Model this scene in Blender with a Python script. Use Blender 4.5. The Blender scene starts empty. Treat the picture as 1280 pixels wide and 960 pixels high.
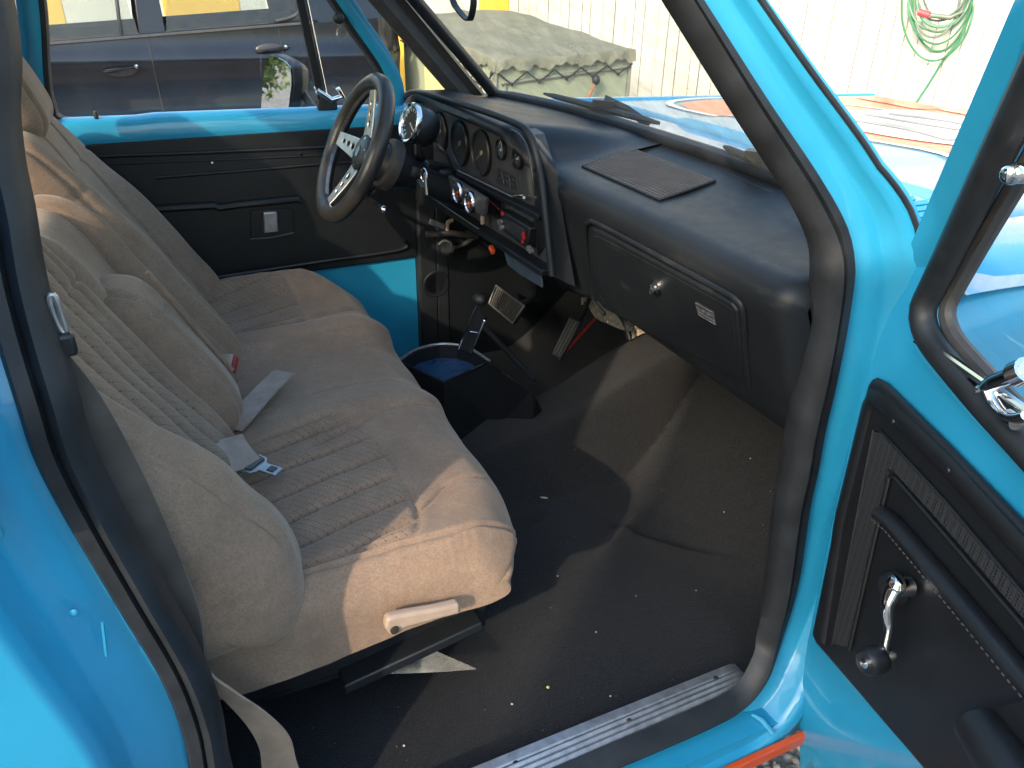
import bpy, bmesh, math, random
import numpy as np
from mathutils import Vector, Matrix
random.seed(7); rng = np.random.default_rng(7)
PI = math.pi
S = bpy.context.scene
COL = S.collection
rad = math.radians

# ------------------------------------------------------------------ camera
F = 960.0
CAM = Vector((0.0, -1.37, 1.10))
def _n(v): v = np.array(v, float); return v/np.linalg.norm(v)
_vx = _n((2955-640, 8-480, F)); _vy = _n((133-640, -52-480, F)); _vy = _n(_vy-_vx*_vx.dot(_vy)); _vz = np.cross(_vx, _vy)
R = np.stack([_vx, _vy, _vz])
def ray(u, v): return Vector(R @ _n((u-640, v-480, F)))
def at(u, v, ax, val):                       # a point of the photo on a plane of the place
    d = ray(u, v); t = (val-CAM[ax])/d[ax]; return CAM+d*t
def atp(u, v, P0, N):
    d = ray(u, v); N = Vector(N); t = (Vector(P0)-CAM).dot(N)/d.dot(N); return CAM+d*t
cam = bpy.data.cameras.new('camera'); cam.lens = 27.0; cam.sensor_width = 36.0; cam.clip_start = .01; cam.clip_end = 1000
co = bpy.data.objects.new('camera', cam); COL.objects.link(co)
right = R @ np.array([1, 0, 0.]); up = R @ np.array([0, -1., 0]); back = R @ np.array([0, 0, -1.])
co.matrix_world = Matrix(((right[0], up[0], back[0], CAM.x), (right[1], up[1], back[1], CAM.y), (right[2], up[2], back[2], CAM.z), (0, 0, 0, 1)))
S.camera = co

# ------------------------------------------------------------------ materials
class NT:
    def __init__(s, name):
        s.m = bpy.data.materials.new(name); s.m.use_nodes = True
        s.t = s.m.node_tree; s.b = s.t.nodes['Principled BSDF']; s.o = s.t.nodes['Material Output']
        s._tc = None
    def n(s, typ, **kw):
        x = s.t.nodes.new(typ)
        for k, v in kw.items():
            if k.startswith('i_'):
                x.inputs[k[2:].replace('_', ' ')].default_value = v
            else: setattr(x, k, v)
        return x
    def l(s, a, b): s.t.links.new(a, b)
    def co(s, kind='Object'):
        if s._tc is None: s._tc = s.n('ShaderNodeTexCoord')
        return s._tc.outputs[kind]
    def noise(s, scale, detail=3, rough=.55, vec=None):
        x = s.n('ShaderNodeTexNoise'); x.inputs['Scale'].default_value = scale; x.inputs['Detail'].default_value = detail; x.inputs['Roughness'].default_value = rough
        s.l(vec or s.co(), x.inputs['Vector']); return x.outputs['Fac']
    def ramp(s, fac, stops):
        x = s.n('ShaderNodeValToRGB'); e = x.color_ramp.elements
        while len(e) < len(stops): e.new(.5)
        for i, (p, c) in enumerate(stops):
            e[i].position = p; e[i].color = (c[0], c[1], c[2], 1) if hasattr(c, '__len__') else (c, c, c, 1)
        s.l(fac, x.inputs['Fac']); return x.outputs['Color']
    def mix(s, fac, a, b, blend='MIX'):
        x = s.n('ShaderNodeMix', data_type='RGBA', blend_type=blend)
        for k, v in ((0, fac), (6, a), (7, b)):
            if hasattr(v, 'is_output'): s.l(v, x.inputs[k])
            elif k == 0: x.inputs[0].default_value = v
            else: x.inputs[k].default_value = (v[0], v[1], v[2], 1)
        return x.outputs[2]
    def math(s, op, a, b=None, c=None):
        x = s.n('ShaderNodeMath', operation=op)
        for i, v in enumerate((a, b, c)):
            if v is None: continue
            if hasattr(v, 'is_output'): s.l(v, x.inputs[i])
            else: x.inputs[i].default_value = v
        return x.outputs[0]
    def bump(s, h, strength=.3, dist=.002, prev=None):
        x = s.n('ShaderNodeBump'); x.inputs['Strength'].default_value = strength; x.inputs['Distance'].default_value = dist
        s.l(h, x.inputs['Height'])
        if prev is not None: s.l(prev, x.inputs['Normal'])
        return x.outputs['Normal']
    def set(s, **kw):
        for k, v in kw.items():
            i = s.b.inputs[k.replace('_', ' ')]
            if hasattr(v, 'is_output'): s.l(v, i)
            elif hasattr(v, '__len__'): i.default_value = (v[0], v[1], v[2], 1)
            else: i.default_value = v
        return s
def simple(name, col, rough=.5, metal=0., var=.25, scale=30, bump=0., bscale=400, bdist=.001, rvar=.12, coat=0., spec=.5):
    t = NT(name)
    f = t.noise(scale, 4)
    c = t.ramp(f, [(.25, [max(0, x*(1-var)) for x in col]), (.75, [min(1, x*(1+var)) for x in col])])
    r = t.math('MULTIPLY_ADD', t.noise(scale*.37+3, 5, .7), rvar*2, rough-rvar)
    t.set(Base_Color=c, Roughness=r, Metallic=metal, Coat_Weight=coat, Coat_Roughness=.06, Specular_IOR_Level=spec)
    if bump: t.set(Normal=t.bump(t.noise(bscale, 2, .6), bump, bdist))
    return t.m
MT = {}
# sky blue car paint
t = NT('sky_blue_paint'); f = t.noise(6, 4)
t.set(Base_Color=t.ramp(f, [(.3, (.017, .270, .47)), (.7, (.024, .315, .545))]), Coat_Weight=.8, Coat_Roughness=.05,
      Roughness=t.math('MULTIPLY_ADD', t.noise(14, 5, .7), .2, .28), Normal=t.bump(t.noise(22, 3), .05, .004)); MT['blue'] = t.m
MT['black'] = simple('satin_black_plastic', (.0095, .0115, .0145), .42, bump=.12, bscale=900, bdist=.0006, rvar=.1, var=.3, scale=9)
t = NT('painted_black_dash'); f = t.noise(7, 4); g = t.noise(16, 6, .75); st = t.n('ShaderNodeMapping'); st.inputs['Scale'].default_value = (1, .5, 2.2); t.l(t.co(), st.inputs['Vector']); g2 = t.noise(7, 6, .75, st.outputs[0])
c = t.ramp(f, [(.3, (.0085, .0105, .0135)), (.7, (.013, .0155, .019))]); c = t.mix(t.ramp(g2, [(.60, 0), (.74, .55)]), c, (.06, .058, .055))
t.set(Base_Color=c, Roughness=t.math('MULTIPLY_ADD', g, .35, .30), Specular_IOR_Level=.28, Normal=t.bump(t.noise(70, 3), .06, .001)); MT['dash'] = t.m
MT['vinyl'] = simple('black_vinyl_panel', (.0080, .0095, .0120), .45, bump=.2, bscale=700, bdist=.0008, rvar=.1)
MT['rubber'] = simple('black_rubber_seal', (.0135, .016, .0195), .52, bump=.2, bscale=160, bdist=.0012, rvar=.12, var=.5, scale=24)
MT['leather'] = simple('black_leather_rim', (.024, .023, .022), .36, bump=.25, bscale=420, bdist=.0006, rvar=.08)
MT['chrome'] = simple('polished_chrome', (.78, .78, .80), .12, 1., var=.05, rvar=.07)
MT['alu'] = simple('worn_aluminium', (.42, .43, .45), .42, .85, var=.3, scale=60, rvar=.15, bump=.1, bscale=300)
MT['spoke'] = simple('brushed_spoke_metal', (.62, .58, .52), .33, .9, var=.15, scale=50, rvar=.12)
MT['orange'] = simple('orange_paint', (.72, .085, .014), .3, coat=.6, var=.15, scale=9)
MT['darkgrey'] = simple('dark_grey_trim', (.05, .05, .052), .55, bump=.15, bscale=500, rvar=.1)
MT['tanplastic'] = simple('tan_plastic', (.33, .25, .19), .5, var=.15, bump=.1, bscale=500)
MT['brownmetal'] = simple('dirty_dark_metal', (.035, .033, .03), .6, .3, var=.6, scale=40)
MT['red'] = simple('red_plastic', (.55, .03, .03), .4)
MT['orangered'] = simple('orange_red_plastic', (.75, .10, .03), .4)
MT['white'] = simple('white_dial_print', (.7, .7, .68), .5, var=.05)
MT['dial'] = simple('black_gauge_face', (.03, .03, .032), .4)
MT['beige'] = simple('beige_insulation', (.42, .36, .26), .9, var=.5, scale=70, bump=.5, bscale=150, bdist=.003)
MT['crumb'] = simple('pale_crumb', (.62, .55, .40), .8)
MT['yellowcrumb'] = simple('yellow_crumb', (.75, .58, .12), .7)
MT['greyblue'] = simple('grey_blue_panel', (.06, .075, .10), .4)

# webbing
def webbing(name, col):
    t = NT(name); w = t.n('ShaderNodeTexWave', wave_type='BANDS', bands_direction='DIAGONAL'); w.inputs['Scale'].default_value = 260; t.l(t.co(), w.inputs['Vector'])
    c = t.ramp(t.noise(25, 4), [(.3, [x*.75 for x in col]), (.7, [x*1.2 for x in col])])
    t.set(Base_Color=c, Roughness=.75, Sheen_Weight=.15, Normal=t.bump(w.outputs['Fac'], .25, .0006)); return t.m
MT['web'] = webbing('taupe_seat_belt_webbing', (.31, .24, .195)); MT['webdark'] = webbing('dark_brown_belt_webbing', (.085, .072, .062))
# velour seat fabric, uv in metres
def velour(name, col, dashes):
    t = NT(name)
    big = t.noise(9, 5, .62); fine = t.noise(300, 3, .8); mid = t.noise(48, 5, .7)
    c = t.ramp(big, [(.25, [x*.72 for x in col]), (.52, col), (.78, [min(1, x*1.22) for x in col])])
    c = t.mix(t.ramp(mid, [(.36, .42), (.64, 0.)]), c, [x*.60 for x in col])
    c = t.mix(t.ramp(fine, [(.36, .55), (.60, 0.)]), c, [x*.50 for x in col])
    if dashes:
        sx = t.n('ShaderNodeSeparateXYZ'); t.l(t.co('UV'), sx.inputs[0]); x, y = sx.outputs[0], sx.outputs[1]
        d = t.math('ADD', t.math('MULTIPLY', x, 62), t.math('MULTIPLY', y, 62))     # diagonal rows
        e = t.math('SUBTRACT', t.math('MULTIPLY', x, 110), t.math('MULTIPLY', y, 110))
        row = t.math('FLOOR', d); fr = t.math('FRACT', d)
        jit = t.math('FRACT', t.math('MULTIPLY', row, .377))
        fe = t.math('FRACT', t.math('ADD', e, jit))
        m = t.math('MULTIPLY', t.math('LESS_THAN', fr, .15), t.math('LESS_THAN', fe, .62))
        m = t.math('MULTIPLY', m, t.ramp(t.noise(26, 3), [(.34, .15), (.55, .85)]))
        c = t.mix(m, c, [x*.38 for x in col])
    t.set(Base_Color=c, Roughness=.95, Sheen_Weight=.35, Sheen_Roughness=.45, Specular_IOR_Level=.15,
          Normal=t.bump(fine, .35, .0012, t.bump(mid, .2, .002)))
    t.b.inputs['Sheen Tint'].default_value = (.85, .74, .62, 1)
    return t.m
VC = (.315, .216, .152)
MT['velour'] = velour('taupe_velour', VC, False); MT['velour_dash'] = velour('patterned_taupe_velour', [x*.94 for x in VC], True)
# carpet
t = NT('black_carpet'); fine = t.noise(300, 3, .85); mid = t.noise(34, 5, .7); big = t.noise(5, 4, .6)
c = t.ramp(fine, [(.34, (.004, .004, .005)), (.66, (.023, .026, .030))])
c = t.mix(t.ramp(mid, [(.45, 0.), (.8, .35)]), c, (.027, .028, .029))
c = t.mix(t.ramp(big, [(.5, 0.), (.8, .30)]), c, (.031, .032, .032))
vo = t.n('ShaderNodeTexVoronoi'); vo.inputs['Scale'].default_value = 55; vo.inputs['Randomness'].default_value = 1; t.l(t.co(), vo.inputs['Vector'])
sp = t.math('MULTIPLY', t.math('LESS_THAN', vo.outputs['Distance'], .052), t.math('GREATER_THAN', t.noise(23, 2), .56))
c = t.mix(sp, c, (.36, .33, .27))
t.set(Base_Color=c, Roughness=1., Specular_IOR_Level=.1, Sheen_Weight=.12, Sheen_Roughness=.5, Normal=t.bump(fine, 1., .006, t.bump(mid, .5, .006))); MT['carpet'] = t.m
# glass: sees through, reflects by angle
def glass(name, tint, refl_rough=.01, gain=1., dirt=.03):
    t = NT(name); t.t.nodes.remove(t.b)
    tr = t.n('ShaderNodeBsdfTransparent'); tr.inputs[0].default_value = (*tint, 1)
    gl = t.n('ShaderNodeBsdfGlossy'); gl.inputs['Roughness'].default_value = refl_rough; gl.inputs['Color'].default_value = (1, 1, 1, 1)
    fr = t.n('ShaderNodeFresnel'); ge = t.n('ShaderNodeNewGeometry'); t.l(t.math('MULTIPLY_ADD', ge.outputs['Backfacing'], 1/1.5-1.5, 1.5), fr.inputs['IOR'])
    fac = t.math('MULTIPLY', fr.outputs[0], gain)
    mx = t.n('ShaderNodeMixShader'); t.l(fac, mx.inputs[0]); t.l(tr.outputs[0], mx.inputs[1]); t.l(gl.outputs[0], mx.inputs[2])
    df = t.n('ShaderNodeBsdfDiffuse'); df.inputs['Color'].default_value = (.75, .74, .70, 1)
    m2 = t.n('ShaderNodeMixShader'); t.l(t.ramp(t.noise(14, 6, .75), [(.35, dirt*.3), (.8, dirt*2.0)]), m2.inputs[0]); t.l(mx.outputs[0], m2.inputs[1]); t.l(df.outputs[0], m2.inputs[2])
    t.l(m2.outputs[0], t.o.inputs['Surface']); return t.m
MT['glass'] = glass('clear_window_glass', (.95, .97, .96), dirt=.012)
MT['windshield'] = glass('dusty_windshield_glass', (.93, .96, .95), dirt=.21)
MT['carglass'] = glass('tinted_car_glass', (.62, .66, .66), dirt=.02)
MT['plastic_clear'] = glass('clear_plastic', (.80, .82, .82), .12, 1.3, .12)
MT['mirror'] = simple('mirror_silver', (.9, .9, .9), .02, 1., var=.02, rvar=.015)

# ------------------------------------------------------------------ mesh builder
ORIGIN = {}
class MB:
    def __init__(s): s.v = []; s.f = []; s.mi = []; s.uv = {}
    def add(s, vs, fs, mi=0):
        k = len(s.v); s.v += [tuple(map(float, p)) for p in vs]
        for f in fs: s.f.append([k+i for i in f]); s.mi.append(mi)
        return k
    def box(s, c, d, rot=None, mi=0):
        c = Vector(c); vs = []
        for sx in (-1, 1):
            for sy in (-1, 1):
                for sz in (-1, 1):
                    p = Vector((sx*d[0]/2, sy*d[1]/2, sz*d[2]/2))
                    if rot is not None: p = rot @ p
                    vs.append(c+p)
        s.add(vs, [(0, 1, 3, 2), (4, 6, 7, 5), (0, 4, 5, 1), (2, 3, 7, 6), (0, 2, 6, 4), (1, 5, 7, 3)], mi)
    def loft(s, loops, closed=True, cap=True, mi=0):
        n = len(loops[0]); vs = [p for L in loops for p in L]; fs = []
        for i in range(len(loops)-1):
            for j in range(n if closed else n-1):
                a = i*n+j; b = i*n+(j+1) % n
                fs.append((a, b, b+n, a+n))
        if cap and closed:
            fs.append(tuple(range(n))[::-1]); fs.append(tuple((len(loops)-1)*n+j for j in range(n)))
        return s.add(vs, fs, mi)
    def tube(s, path, r, n=10, cap=True, closed=False, flat=1., mi=0, upv=None):
        P = [Vector(p) for p in path]; m = len(P)
        rr = r if hasattr(r, '__len__') else [r]*m
        loops = []; ref = Vector(upv) if upv else None
        for i, p in enumerate(P):
            if closed: tg = (P[(i+1) % m]-P[i-1]).normalized()
            else: tg = (P[min(i+1, m-1)]-P[max(i-1, 0)]).normalized()
            if ref is None:
                ref = Vector((0, 0, 1)) if abs(tg.z) < .9 else Vector((1, 0, 0))
            a = (ref-tg*ref.dot(tg)).normalized(); b = tg.cross(a)
            if upv is None: ref = a
            loops.append([p+(a*math.cos(2*PI*k/n)*flat+b*math.sin(2*PI*k/n))*rr[i] for k in range(n)])
        if closed: loops.append(loops[0]); cap = False
        s.loft(loops, True, cap, mi)
    def lathe(s, prof, c, axis, n=32, mi=0, cap=False):      # prof: (radius, height along axis)
        ax = Vector(axis).normalized(); a = ax.orthogonal().normalized(); b = ax.cross(a); c = Vector(c)
        loops = [[c+ax*h+(a*math.cos(2*PI*k/n)+b*math.sin(2*PI*k/n))*max(r, 1e-5) for k in range(n)] for r, h in prof]
        s.loft(loops, True, cap, mi)
    def grid(s, G, mi=None, wrap=False):                     # G[i][j] points; mi function(i,j)
        ni, nj = len(G), len(G[0]); k = len(s.v)
        s.v += [tuple(map(float, p)) for L in G for p in L]
        for i in range(ni-1):
            for j in range(nj-1):
                s.f.append([k+i*nj+j, k+(i+1)*nj+j, k+(i+1)*nj+j+1, k+i*nj+j+1]); s.mi.append(mi(i, j) if mi else 0)
        return k
    def prism(s, outline, vec, mi=0):                        # extrude a 3D outline
        o = [Vector(p) for p in outline]; v = Vector(vec); n = len(o)
        s.add(o+[p+v for p in o], [tuple(range(n))[::-1], tuple(range(n, 2*n))]+[(i, (i+1) % n, n+(i+1) % n, n+i) for i in range(n)], mi)
    def ribbon(s, pts, wv, th=.0014, mi=0):                  # pts + half-width vectors
        loops = []
        m = len(pts)
        for i in range(m):
            p = Vector(pts[i]); w = Vector(wv[i]); tg = Vector(pts[min(i+1, m-1)])-Vector(pts[max(i-1, 0)])
            nn = tg.cross(w).normalized()*th
            loops.append([p-w-nn, p+w-nn, p+w+nn, p-w+nn])
        s.loft(loops, True, True, mi)
    def ellipsoid(s, c, r, n=12, m=8, rot=None):
        c = Vector(c); loops = []
        for i in range(m+1):
            a = -PI/2+PI*i/m; L = []
            for k in range(n):
                p = Vector((r[0]*math.cos(a)*math.cos(2*PI*k/n), r[1]*math.cos(a)*math.sin(2*PI*k/n), r[2]*math.sin(a)))
                L.append(c+(rot @ p if rot is not None else p))
            loops.append(L)
        s.loft(loops, True, False)
    def split(s, name, mat, parent=None, **kw):              # one object for every loose piece
        par = list(range(len(s.v)))
        def fd(a):
            while par[a] != a: par[a] = par[par[a]]; a = par[a]
            return a
        for f in s.f:
            for i in f[1:]: par[fd(i)] = fd(f[0])
        gr = {}
        for f in s.f: gr.setdefault(fd(f[0]), []).append(f)
        out = []
        for fs in gr.values():
            ids = sorted({i for f in fs for i in f}); mp = {a: k for k, a in enumerate(ids)}
            m = MB(); m.add([s.v[i] for i in ids], [[mp[i] for i in f] for f in fs]); out.append(m.build(name, mat, parent, **kw))
        return out
    def build(s, name, mat, parent=None, smooth=40, bevel=0, seg=2, subsurf=0, uv=None, solid=0, weld=False):
        o0 = Vector((0, 0, 0)); 
        if parent is not None: o0 = ORIGIN.get(parent.name, Vector((0, 0, 0)))
        me = bpy.data.meshes.new(name)
        me.from_pydata([(p[0]-o0.x, p[1]-o0.y, p[2]-o0.z) for p in s.v], [], s.f)
        mats = mat if isinstance(mat, (list, tuple)) else [mat]
        for m in mats: me.materials.append(MT[m] if isinstance(m, str) else m)
        if len(mats) > 1:
            me.polygons.foreach_set('material_index', s.mi)
        if uv is not None:
            u = me.uv_layers.new(name='UVMap'); li = np.zeros(len(me.loops), int); me.loops.foreach_get('vertex_index', li)
            u.data.foreach_set('uv', np.asarray(uv, float)[li].ravel())
        bm = bmesh.new(); bm.from_mesh(me)
        if weld: bmesh.ops.remove_doubles(bm, verts=bm.verts, dist=1e-5)
        bmesh.ops.recalc_face_normals(bm, faces=bm.faces); bm.to_mesh(me); bm.free()
        if smooth:
            me.polygons.foreach_set('use_smooth', [True]*len(me.polygons))
            me.set_sharp_from_angle(angle=rad(smooth))
        ob = bpy.data.objects.new(name, me); COL.objects.link(ob)
        if parent is not None: ob.parent = parent
        ORIGIN[ob.name] = o0
        if bevel:
            b = ob.modifiers.new('bevel', 'BEVEL'); b.width = bevel; b.segments = seg; b.limit_method = 'ANGLE'; b.angle_limit = rad(35); b.harden_normals = False
        if subsurf:
            b = ob.modifiers.new('sub', 'SUBSURF'); b.levels = subsurf; b.render_levels = subsurf
        return ob
def empty(name, loc):
    o = bpy.data.objects.new(name, None); COL.objects.link(o); o.location = loc; ORIGIN[o.name] = Vector(loc); o.empty_display_size = .1; return o
def tag(o, label=None, cat=None, group=None, kind=None):
    for k, v in (('label', label), ('category', cat), ('group', group), ('kind', kind)):
        if v: o[k] = v
    return o
def cr(pts, n=8, closed=False):                              # Catmull-Rom
    P = [np.array(p, float) for p in pts]; m = len(P); out = []
    for i in range(m if closed else m-1):
        if closed: a, b, c, d = P[(i-1) % m], P[i], P[(i+1) % m], P[(i+2) % m]
        else: a, b, c, d = P[max(i-1, 0)], P[i], P[i+1], P[min(i+2, m-1)]
        for k in range(n):
            t = k/n
            out.append(.5*((2*b)+(c-a)*t+(2*a-5*b+4*c-d)*t*t+(3*b-a-3*c+d)*t**3))
    if not closed: out.append(P[-1])
    return out
def resample(pts, n):
    P = np.array([list(p) for p in pts], float); d = np.r_[0, np.cumsum(np.linalg.norm(np.diff(P, axis=0), axis=1))]
    s = np.linspace(0, d[-1], n); return np.stack([np.interp(s, d, P[:, k]) for k in range(P.shape[1])], 1)
def sst(x, a, b): t = np.clip((x-a)/(b-a), 0, 1); return t*t*(3-2*t)
def rot_to(ax):                                              # rotation taking +Z to ax
    return Vector((0, 0, 1)).rotation_difference(Vector(ax)).to_matrix()
def text_mb(txt, size, place, th=.0006):                     # flat letters; place maps (x,y)->3D
    c = bpy.data.curves.new('letters', 'FONT'); c.body = txt; c.size = size; c.align_x = 'CENTER'; c.align_y = 'CENTER'; c.extrude = th
    o = bpy.data.objects.new('letters', c); COL.objects.link(o); me = o.to_mesh()
    mb = MB(); mb.add([place(v.co.x, v.co.y, v.co.z) for v in me.vertices], [list(p.vertices) for p in me.polygons])
    o.to_mesh_clear(); bpy.data.objects.remove(o); bpy.data.curves.remove(c); return mb

# ================================================================== TRUCK
truck = empty('pickup_truck', (.3, 0, -.52))
tag(truck, 'sky blue pickup truck, near door open on a black cab with brown bench seat', 'pickup truck')

# ---------------------------------------------------------------- door opening frame
def yb(z): return -.715+max(0, z-.78)*.36
def on_side(u, v):
    y = -.715
    for _ in range(8): p = at(u, v, 1, y); y = yb(p.z)
    return p
Bp = [on_side(u, v) for u, v in [(-6, 0), (2, 140), (10, 210), (22, 265), (34, 340), (54, 420), (78, 500), (96, 560), (135, 640), (190, 740), (240, 830), (265, 900), (276, 960)]]
Ap = [on_side(u, v) for u, v in [(958, 800), (972, 740), (985, 640), (995, 590), (1003, 540), (1018, 470), (1030, 400), (1036, 340), (1030, 300), (1000, 240), (930, 130), (850, 0)]]
bl = Bp[-1]
loop = [Vector((.20, -.530, 1.315)), Vector((0, -.525, 1.315)), Vector((-.09, -.535, 1.27))]+Bp
loop += [Vector((bl.x+.005, -.72, .16)), Vector((bl.x+.03, -.735, .085)), Vector((bl.x+.09, -.745, .045)), Vector((.15, -.747, .036)), Vector((.45, -.747, .036)), Vector((.66, -.747, .036)), Vector((.735, -.742, .045)), Vector((.775, -.73, .085))]
loop += Ap[0:]
e = Ap[-1]; dd = (Ap[-1]-Ap[-3]).normalized()
loop += [e+dd*.16, Vector((.33, -.54, 1.29))]
LP = [Vector(p) for p in cr(loop, 8, True)]
LP = [Vector(p) for p in resample(LP+[LP[0]], 300)][:-1]
NLP = len(LP)
LN = []
for i in range(NLP):
    tg = LP[(i+1) % NLP]-LP[i-1]; LN.append(Vector((tg.z, 0, -tg.x)).normalized())
ctr = Vector((.35, 0, .65))
if sum((LP[i]-ctr).dot(LN[i]) for i in range(NLP)) < 0: LN = [-n for n in LN]
def sweep_loop(mb, prof, side=1, rng_=None, mirror=False, mi=0):
    # prof(i) -> list of (o, dy)
    loops = []
    idx = range(NLP) if rng_ is None else rng_
    for i in idx:
        L = []
        for o, dy in prof(i):
            p = LP[i]+LN[i]*o+Vector((0, dy, 0))
            if mirror: p.y = -p.y
            L.append(p)
        loops.append(L)
    if rng_ is None: loops.append(loops[0])
    mb.loft(loops, False, False, mi)
SW = .036
def kA(i):                                   # the pillar slims towards the roof
    p = LP[i]; return (float(np.interp(p.z, [.77, .86, .95, 1.07, 1.3], [1, .80, .66, .52, .5])), float(np.interp(p.z, [.70, .80, .86, .95, 1.07, 1.3], [1, .78, .62, .56, .48, .45]))) if (p.x > .30 and p.z > .30) else ((.5, .6) if p.z > 1.2 else (float(.62+.38*sst(p.z, .02, .30)) if p.x > .12 else .9, 1.))
def is_B(i): return LP[i].x < .02 and LP[i].z > .06
def is_A(i): return LP[i].x > .36 and LP[i].z > .20
def is_sill(i): return LP[i].z < .07 and not is_B(i)
def jamb(i):
    p = LP[i]
    b = float(sst(p.x, .06, -.02)*sst(p.z, .05, .2)); s_ = float(sst(p.z, .30, .05)*(1-b))
    ex = .30*b+.012*(1-b)
    w = SW*kA(i)[0]; k2 = kA(i)[1]
    L = [(.002, .010), (.001, .007), (w*.6, .004), (w, 0), (w+.012, -.002), (w+.02, -.010), (w+.045-.015*s_, -.014), (w+.052-.02*s_, -.018), (w+.058-.026*s_, -.045), (w+.066-.03*s_, -.058), (w+.075-.032*s_, -.062), (w+.08-.034*s_+ex, -.063), (w+.082-.034*s_+ex, .05)]
    return L[:4]+[(w+(o-w)*k2, d*(k2 if p.x > .3 and d < 0 else 1)) for o, d in L[4:]]
mb = MB(); sweep_loop(mb, jamb); mb.tube([(-.45, .545, 1.305), (.30, .545, 1.305), (.42, .53, 1.29)], .035, 10); mb.box((-.33, .775, .40), (.24, .03, .92))
# roof skin, floor pan under carpet, cab back panel, cowl
RF = [[(x, y, 1.345+.03*(1-(y/.66)**2)-.05*max(0, (x-.1))**2*4) for y in np.linspace(-.60, .60, 15)] for x in np.linspace(-.46, .36, 10)]
mb.grid(RF)
mb.box((-.45, 0, .42), (.02, 1.40, .90)); mb.box((-.45, 0, 1.30), (.02, 1.26, .10))
for sy in (-1, 1): mb.prism([(-.44, sy*.70, .87), (-.44, sy*.61, 1.30), (-.44, sy*.50, 1.25), (-.44, sy*.58, .87)], (-.02, 0, 0))
mb.box((.50, 0, -.06), (2.0, 1.36, .04))
mb.box((.26, -.765, -.02), (1.75, .05, .05)); mb.box((.26, .765, -.02), (1.75, .05, .05))
body = mb.build('cab_body', 'blue', truck, smooth=50)
# seal
def sealp(i):
    w = SW*kA(i)[0]; b = float(sst(LP[i].x, .06, -.02))
    return [(-.003+.045*b, (.03-.016*float(sst(LP[i].z, .22, .08)))-.026*b+.08*b*float(sst(LP[i].z, .80, .60))), (-.012, .012), (-.006, -.012), (w*.15, -.02), (w*.35, -.012), (w*.42, -.006), (w*.5, -.013), (w*.85, -.013), (w*.98, -.006), (w, .012)]
mb = MB(); sweep_loop(mb, sealp)
seal = mb.build('door_seal', 'rubber', body, smooth=50)
# thin gasket along the outer edge of the front pillar
ia = [i for i in range(NLP) if is_A(i) and LP[i].z > .72]
mb = MB(); mb.tube([LP[i]+LN[i]*(SW*kA(i)[0]+.078*kA(i)[1])+Vector((0, -.066*kA(i)[1], 0)) for i in ia], .0035, 8); mb.build('gutter_gasket', 'rubber', body)
# rocker stripe
mb = MB(); mb.box((.30, -.812, -.026), (1.75, .012, .024)); mb.build('rocker_stripe', 'orange', body, bevel=.003)
# seam lip on the sill
q0 = at(940, 893, 2, .012); q1 = at(967, 917, 2, .002)
mb = MB(); mb.tube([q0, q0*.6+q1*.4+Vector((.003, 0, .003)), q1], [.003, .005, .004], 8); mb.build('sill_seam', 'blue', body)
# striker stamps on the pillar jamb
mb = MB()
for (u, v), r_ in (((92, 766), .006),): 
    p = at(u, v, 1, -.737); mb.ellipsoid(p, (r_*.7, .002, r_*.7))
for a, b in (((128, 778), (133, 820)),):
    mb.tube([at(*a, 1, -.736), at(*b, 1, -.736)], .0014, 6)
mb.split('jamb_stamping', 'blue', body)
# upper step on rear quarter
mb = MB(); pz = [at(0, 663, 1, -.782), at(44, 664, 1, -.782)]
mb.box((-.34, -.781, pz[1].z+.35), (.37, .010, .70)); mb.build('quarter_panel', 'blue', body, bevel=.004)

# scuff plate with ribs and screws
a0, a1 = Vector((-.02, -.688, .044)), Vector((.765, -.684, .040)); b0, b1 = Vector((-.02, -.742, .040)), Vector((.772, -.728, .036))
mb = MB(); G = []
for i in range(60):
    t_ = i/59; row = []
    for j in range(29):
        s_ = j/28; p = a0.lerp(a1, t_).lerp(b0.lerp(b1, t_), s_)
        h = .0016*math.sin(s_*2*PI*5) if .35 < s_ < .97 else 0
        if i in (0, 59) or j in (0, 28): h = -.006
        p.z += h+.006+.003*math.sin(t_*2.2+.4); row.append(p)
    G.append(row)
mb.grid(G); sc = mb.build('scuff_plate', 'alu', truck, smooth=60)
mb = MB()
for t_, s_ in ((.93, .35), (.70, .5), (.45, .4), (.2, .4)):
    p = a0.lerp(a1, t_).lerp(b0.lerp(b1, t_), s_); mb.lathe([(.0, .0095), (.004, .009), (.006, .006)], p, (0, 0, 1), 12)
mb.split('screw', 'brownmetal', sc)

# ---------------------------------------------------------------- carpet
def hump(x, y):
    c = .10; w = .20
    h = .12*sst(x, .25, .75)+.12*sst(x, .75, 1.15)
    d = np.abs(y-c); return h*(1-sst(d, .06, w))
def fz(x, y):
    z = hump(x, y)
    toe = sst(x, .88, 1.36)*.27*(1+.0*y)
    z = np.maximum(z, toe)+.06*np.minimum(z, toe)
    z = z+.004*np.sin(7*x+2*y)*np.sin(5*y+1)+.0035*np.sin(17*x-9*y)
    # creases near the middle of the footwell
    for (px, py, a, L, h) in ((.80, -.27, .5, .10, .016), (.86, -.34, -.9, .12, .014), (.66, -.16, .2, .08, .006)):
        dx, dy = x-px, y-py; u = dx*math.cos(a)+dy*math.sin(a); v = -dx*math.sin(a)+dy*math.cos(a)
        z = z+h*np.exp(-(u/L)**2-(v/.016)**2)-h*.5*np.exp(-(u/L)**2-((v-.03)/.02)**2)
    z = z+.03*sst(y, -.66, -.70)*sst(x, 1.1, .7)
    return z
xs = np.linspace(-.45, 1.33, 240); ys = np.linspace(-.705, .705, 190)
X, Y = np.meshgrid(xs, ys, indexing='ij'); Z = fz(X, Y)
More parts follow.
